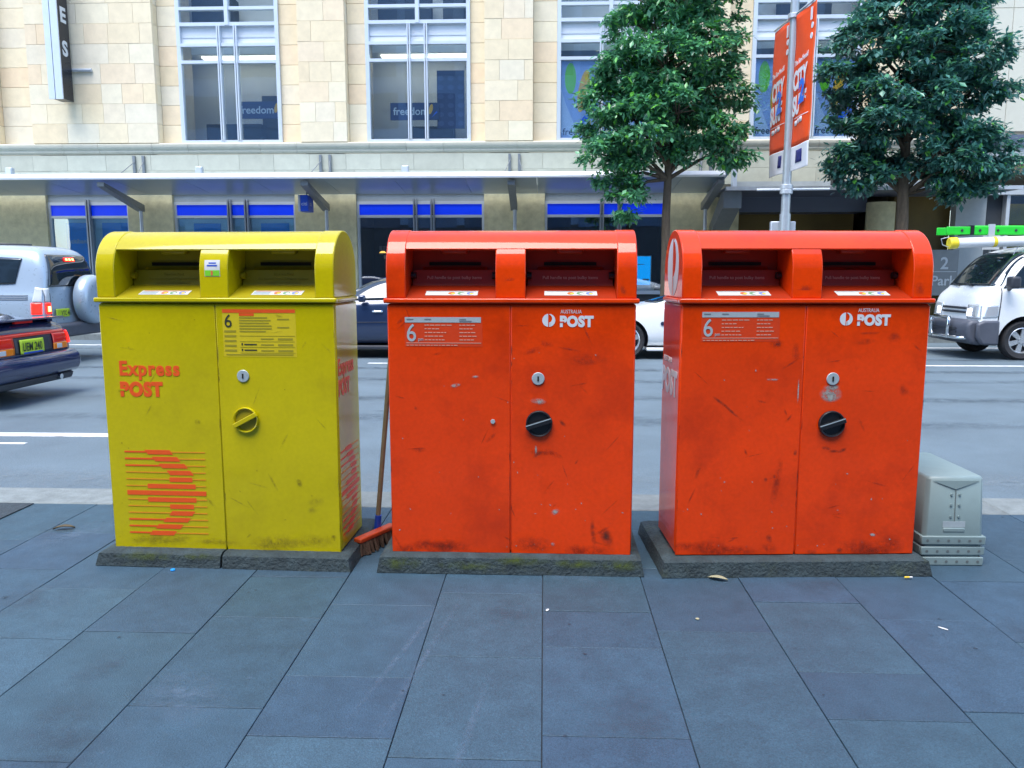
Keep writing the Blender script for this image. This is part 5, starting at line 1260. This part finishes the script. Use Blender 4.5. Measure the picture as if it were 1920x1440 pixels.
# ------------------------------------------------------------------ concrete plinths
def plinth(root_obj, label, x0, x1, y0, y1, h, cuts=()):
    p = thing('concrete_plinth', label, 'plinth', root_obj.location, root_obj.rotation_euler.z, 'concrete plinths under the post boxes')
    xs = [x0] + list(cuts) + [x1]
    rg = random.Random(len(label))
    for i, (a, b) in enumerate(zip(xs[:-1], xs[1:])):
        a2 = a + (.005 if i else 0); b2 = b - (.005 if i < len(xs) - 2 else 0)
        m = MB(); nx, ny = 40, 22; c = .03
        # worn slab: sloped front edge, lumpy rim
        def P(i_, j_, top):
            u = i_/nx; v = j_/ny
            x = a2 + (b2 - a2)*u; y = y0 + (y1 - y0)*v
            if top:
                el = x - a2 if i == 0 else 9; er = b2 - x if i == len(xs) - 2 else 9
                ef = y - y0; eb = y1 - y
                ed = min(el, er, ef, eb)
                z = h - max(0, .022 - ed)*.55 + rg.uniform(-.0012, .0012)
                return (x, y, z)
            return (x, y, .001)
        vs = []; idx = {}
        us = [0, .012, .03, .05] + [.05 + .9*k/24 for k in range(1, 24)] + [.95, .97, .988, 1]
        vsn = [0, .018, .04, .07] + [.07 + .86*k/8 for k in range(1, 8)] + [.93, .96, .982, 1]
        for j_, v in enumerate(vsn):
            for i_, u in enumerate(us):
                idx[(i_, j_)] = len(vs); vs.append(P(u*nx, v*ny, True))
        base = {}
        NU, NV = len(us), len(vsn)
        fs = [(idx[(i_, j_)], idx[(i_+1, j_)], idx[(i_+1, j_+1)], idx[(i_, j_+1)]) for j_ in range(NV-1) for i_ in range(NU-1)]
        rim = [(i_, 0) for i_ in range(NU)] + [(NU-1, j_) for j_ in range(1, NV)] + [(i_, NV-1) for i_ in range(NU-2, -1, -1)] + [(0, j_) for j_ in range(NV-2, 0, -1)]
        for q in rim:
            x, y, z = vs[idx[q]]
            ox = (-.012 if q[0] == 0 and i == 0 else (.012 if q[0] == NU-1 and i == len(xs) - 2 else 0)); oy = -.014 if q[1] == 0 else (.012 if q[1] == NV-1 else 0)
            base[q] = len(vs); vs.append((x + ox + rg.uniform(-.0015, .0015), y + oy + rg.uniform(-.0015, .0015), .0015))
        for k in range(len(rim)):
            q, r_ = rim[k], rim[(k+1) % len(rim)]
            fs.append((idx[q], base[q], base[r_], idx[r_]))
        m.add(vs, fs).build('slab', 'concrete', p, smooth=38)
    MB().box(x0 + .12, x1 - .12, y0 + .10, y1 - .10, h - .003, h + .014).build('steel_foot', 'darktrim', p)
    return p
p1 = plinth(b1, 'cracked two-piece concrete plinth under the yellow post box', -.60, .605, -.065, .54, .070, (.0,))
p2 = plinth(b2, 'mossy pale-edged concrete plinth beside the broom head, under a red post box', -.605, .60, -.045, .52, .084)
p3 = plinth(b3, 'dark concrete plinth beside the plastic tubs, under a red post box', -.615, .60, -.06, .55, .080)
for (p, rows) in ((p2, [(-.50, .05, .2, .07), (-.2, .045, .3, .05), (.5, .055, .2, .07), (.3, .06, .25, .05), (.05, .07, .3, .05)]), (p1, [(-.35, .055, .35, .05), (-.1, .06, .2, .04)])):
    for (x, z, a, b) in rows: decal_quad('moss_patch', 'moss', p, x, z, a, b, 0, (-.064 if p is p2 else -.084))

# ------------------------------------------------------------------ stacked plastic tubs
def tub(label, z, x, y, rz, full=True):
    t = thing('mail_tub', label, 'tub', (x, y, z), rz, 'upturned plastic tubs beside the red post box')
    W0, D0, W1, D1, hh = .150, .285, .131, .262, .325
    m = MB()
    def ring(w_, d_, z_, c=.018): return [(-w_+c, -d_, z_), (w_-c, -d_, z_), (w_, -d_+c, z_), (w_, d_-c, z_), (w_-c, d_, z_), (-w_+c, d_, z_), (-w_, d_-c, z_), (-w_, -d_+c, z_)]
    rings = [ring(W0 - .012, D0 - .012, .0), ring(W0 - .008, D0 - .008, .05), ring(W1 + .002, D1 + .002, hh - .012), ring(W1 - .008, D1 - .008, hh)]
    vs = [p for r_ in rings for p in r_]; fs = []
    for i in range(3):
        for k in range(8): fs.append((i*8+k, i*8+(k+1) % 8, (i+1)*8+(k+1) % 8, (i+1)*8+k))
    fs.append([24 + k for k in range(8)])
    m.add(vs, fs).build('shell', 'tubplastic', t, bevel=.004)
    r = MB()
    for (a, b, c_, d) in ((-W0, W0, -D0, -D0 + .014), (-W0, W0, D0 - .014, D0)): r.box(a, b, c_, d, 0, .042)
    for sg in (-1, 1): r.box(sg*W0 - .007*(1+sg), sg*W0 + .007*(1-sg), -D0 + .0142, D0 - .0142, 0, .042)
    r.build('rim', 'tubplastic', t, bevel=.005)
    h = MB()
    for k in range(6): h.cyl((-.122 + k*.049, -D0 - .0005, .021), (-.122 + k*.049, -D0 - .0015, .021), .0065, n=10)
    tag(h.build('rim_holes', 'tubhole', t), None, kind='stuff')
    if full:
        def fy(z_): return -(D0 - .008) + (z_ - .05)/(hh - .062)*(D0 - .008 - D1 - .002)
        MB().box(-.052, .052, fy(.085) - .004, fy(.085) + .02, .058, .082).build('handle_ledge', 'tubplastic', t, bevel=.006)
        MB().prism([(-.052, .083), (.052, .083), (.052, .112), (-.052, .112)], 'y', fy(.10) - .0012, fy(.10)).build('handle_slot', 'decalgrey', t)
        for (pa, pb) in (((-.001, .112), (.003, .27)),):
            MB().add([(pa[0], fy(pa[1]) - .0015, pa[1]), (pb[0], fy(pa[1]) - .0015, pa[1]), (pb[0], fy(pb[1]) - .0015, pb[1]), (pa[0], fy(pb[1]) - .0015, pb[1])], [(0,1,2,3)]).build('fold_seam', 'tubhole', t)
        MB().add([(-.112, fy(.305) - .002, .306), (0, fy(.265) - .003, .265), (.112, fy(.305) - .002, .306)], [(0,1,2)]).build('folded_corner', 'tubplastic', t)
        rv = MB()
        for zz in (.135, .19, .24):
            for xx in (-.018, .020): rv.cyl((xx, fy(zz) - .0045, zz), (xx, fy(zz) + .001, zz), .0055, n=10)
        tag(rv.build('rivets', 'tubplastic', t), None, kind='stuff')
    return t
tub('upturned grey white plastic tub forming the bottom rim of the stack', .0015, 1.925, 3.995, R(1), False)
tub('upturned plastic tub nested in the middle of the stack', .052, 1.924, 3.995, R(1.8), False)
tub('upturned grey white plastic tub with riveted end on top of the stack', .104, 1.928, 3.993, R(1), True)

# ------------------------------------------------------------------ broom
br = thing('broom', 'broom with an orange head leaning on the red post box', 'broom', (-.848, 3.862, 0))
MB().tube([(.0, .06, .085), (.127, .03, 1.30)], .0125, 12).build('handle', 'broompole', br, smooth=40)
hd = MB(); d = Vector((.115, .22, 0)).normalized(); n_ = Vector((-d.y, d.x, 0))
def obox(mb, c, L, Wd, z0, z1, taper=1.0):
    vs = []
    for z, k in ((z0, taper), (z1, 1.0)):
        for (s1, s2) in ((-1, -1), (1, -1), (1, 1), (-1, 1)):
            p = Vector(c) + d*s1*L + n_*s2*Wd*k; vs.append((p.x, p.y, z))
    mb.add(vs, [(3,2,1,0),(4,5,6,7),(0,1,5,4),(1,2,6,5),(2,3,7,6),(3,0,4,7)])
cb = (.005, -.005, 0)
obox(hd, cb, .14, .024, .062, .088); hd.build('head_block', 'broomhead', br, bevel=.007)
bs_ = MB(); rq = random.Random(4)
for i in range(26):
    for j in range(3):
        p = Vector(cb) + d*(-.13 + .26*i/25) + n_*((j - 1)*.017)
        q = p + Vector((rq.uniform(-.012, .012), rq.uniform(-.012, .012), 0)) + n_*((j-1)*.012)
        bs_.cyl((p.x, p.y, .064), (q.x, q.y, .003), .0055, .0075, n=5)
tag(bs_.build('bristles', 'bristle', br), None, kind='stuff')
MB().cyl((.0, .065, .07), (.008, .057, .15), .019, .016, n=12).build('socket', 'signblue', br, smooth=40)

# ------------------------------------------------------------------ litter and the dark cover
sv = tag(MB().box(-.75, .75, -.45, .45, 0, .004).build('service_cover', 'coverdark', loc=(-3.80, 4.08, .0022)), 'dark textured metal service cover set in the paving by the kerb', 'service cover')
def leafy(label, x, y, s, rz, m_, curl=.012):
    mb = MB(); n = 8; vs = []
    for i in range(n + 1):
        u = i/n; w_ = math.sin(PI*u)**.7*.18*s; z = .004 + curl*math.sin(PI*u)
        vs += [(s*(u - .5), -w_, z + curl*.5), (s*(u - .5), 0, z - .002), (s*(u - .5), w_, z + curl*.4)]
    fs = []
    for i in range(n): fs += [(i*3, i*3+1, i*3+4, i*3+3), (i*3+1, i*3+2, i*3+5, i*3+4)]
    o = mb.add(vs, fs).build('fallen_leaf', m_, smooth=True, loc=(x, y, .0015), rot=(0, 0, rz))
    o.modifiers.new('thickness', 'SOLIDIFY').thickness = .001
    tag(o, label, 'leaf')
leafy('dark curled dead leaf lying near the kerb left of the yellow box', -2.585, 4.07, .11, .3, 'drylf'); leafy('pale curled dead leaf against the plinth beside the tubs', .79, 3.49, .09, -.35, 'drypale', .008)
cg = thing('cigarette_butt', 'yellow cigarette butt beside the plinth near the plastic tubs', 'litter', (1.655, 3.535, .009), R(3))
MB().cyl((-.018, 0, 0), (.004, 0, 0), .0042, n=10).build('filter', 'litteryellow', cg, smooth=40); MB().cyl((.0042, 0, 0), (.017, 0, 0), .0042, n=10).build('paper_tip', 'litter', cg, smooth=40)
def bit(nm, label, cat, x, y, m_, r_, h, sx=1, rz=0):
    o = MB().cyl((0, 0, 0), (0, 0, h), r_, r_*.9, n=12).build(nm, m_, loc=(x, y, .0025), rot=(0, 0, rz), bevel=h*.2); o.scale = (sx, 1, 1); tag(o, label, cat)
bit('bottle_cap', 'bright blue bottle cap on the paving in front of the yellow box', 'litter', -1.72, 3.50, 'litterblue', .011, .007)
bit('paper_scrap', 'tiny white paper scrap on the paving in front of the mossy plinth', 'litter', .02, 3.13, 'litter', .006, .002, 2, 1.2)
bit('chewing_gum', 'pale flattened gum on the paving in front of the dark plinth', 'litter', .62, 3.07, 'drypale', .008, .002); bit('paper_scrap', 'thin white paper strip on the paving right of the gum', 'litter', 1.56, 3.02, 'litter', .005, .002, 4, -.8)
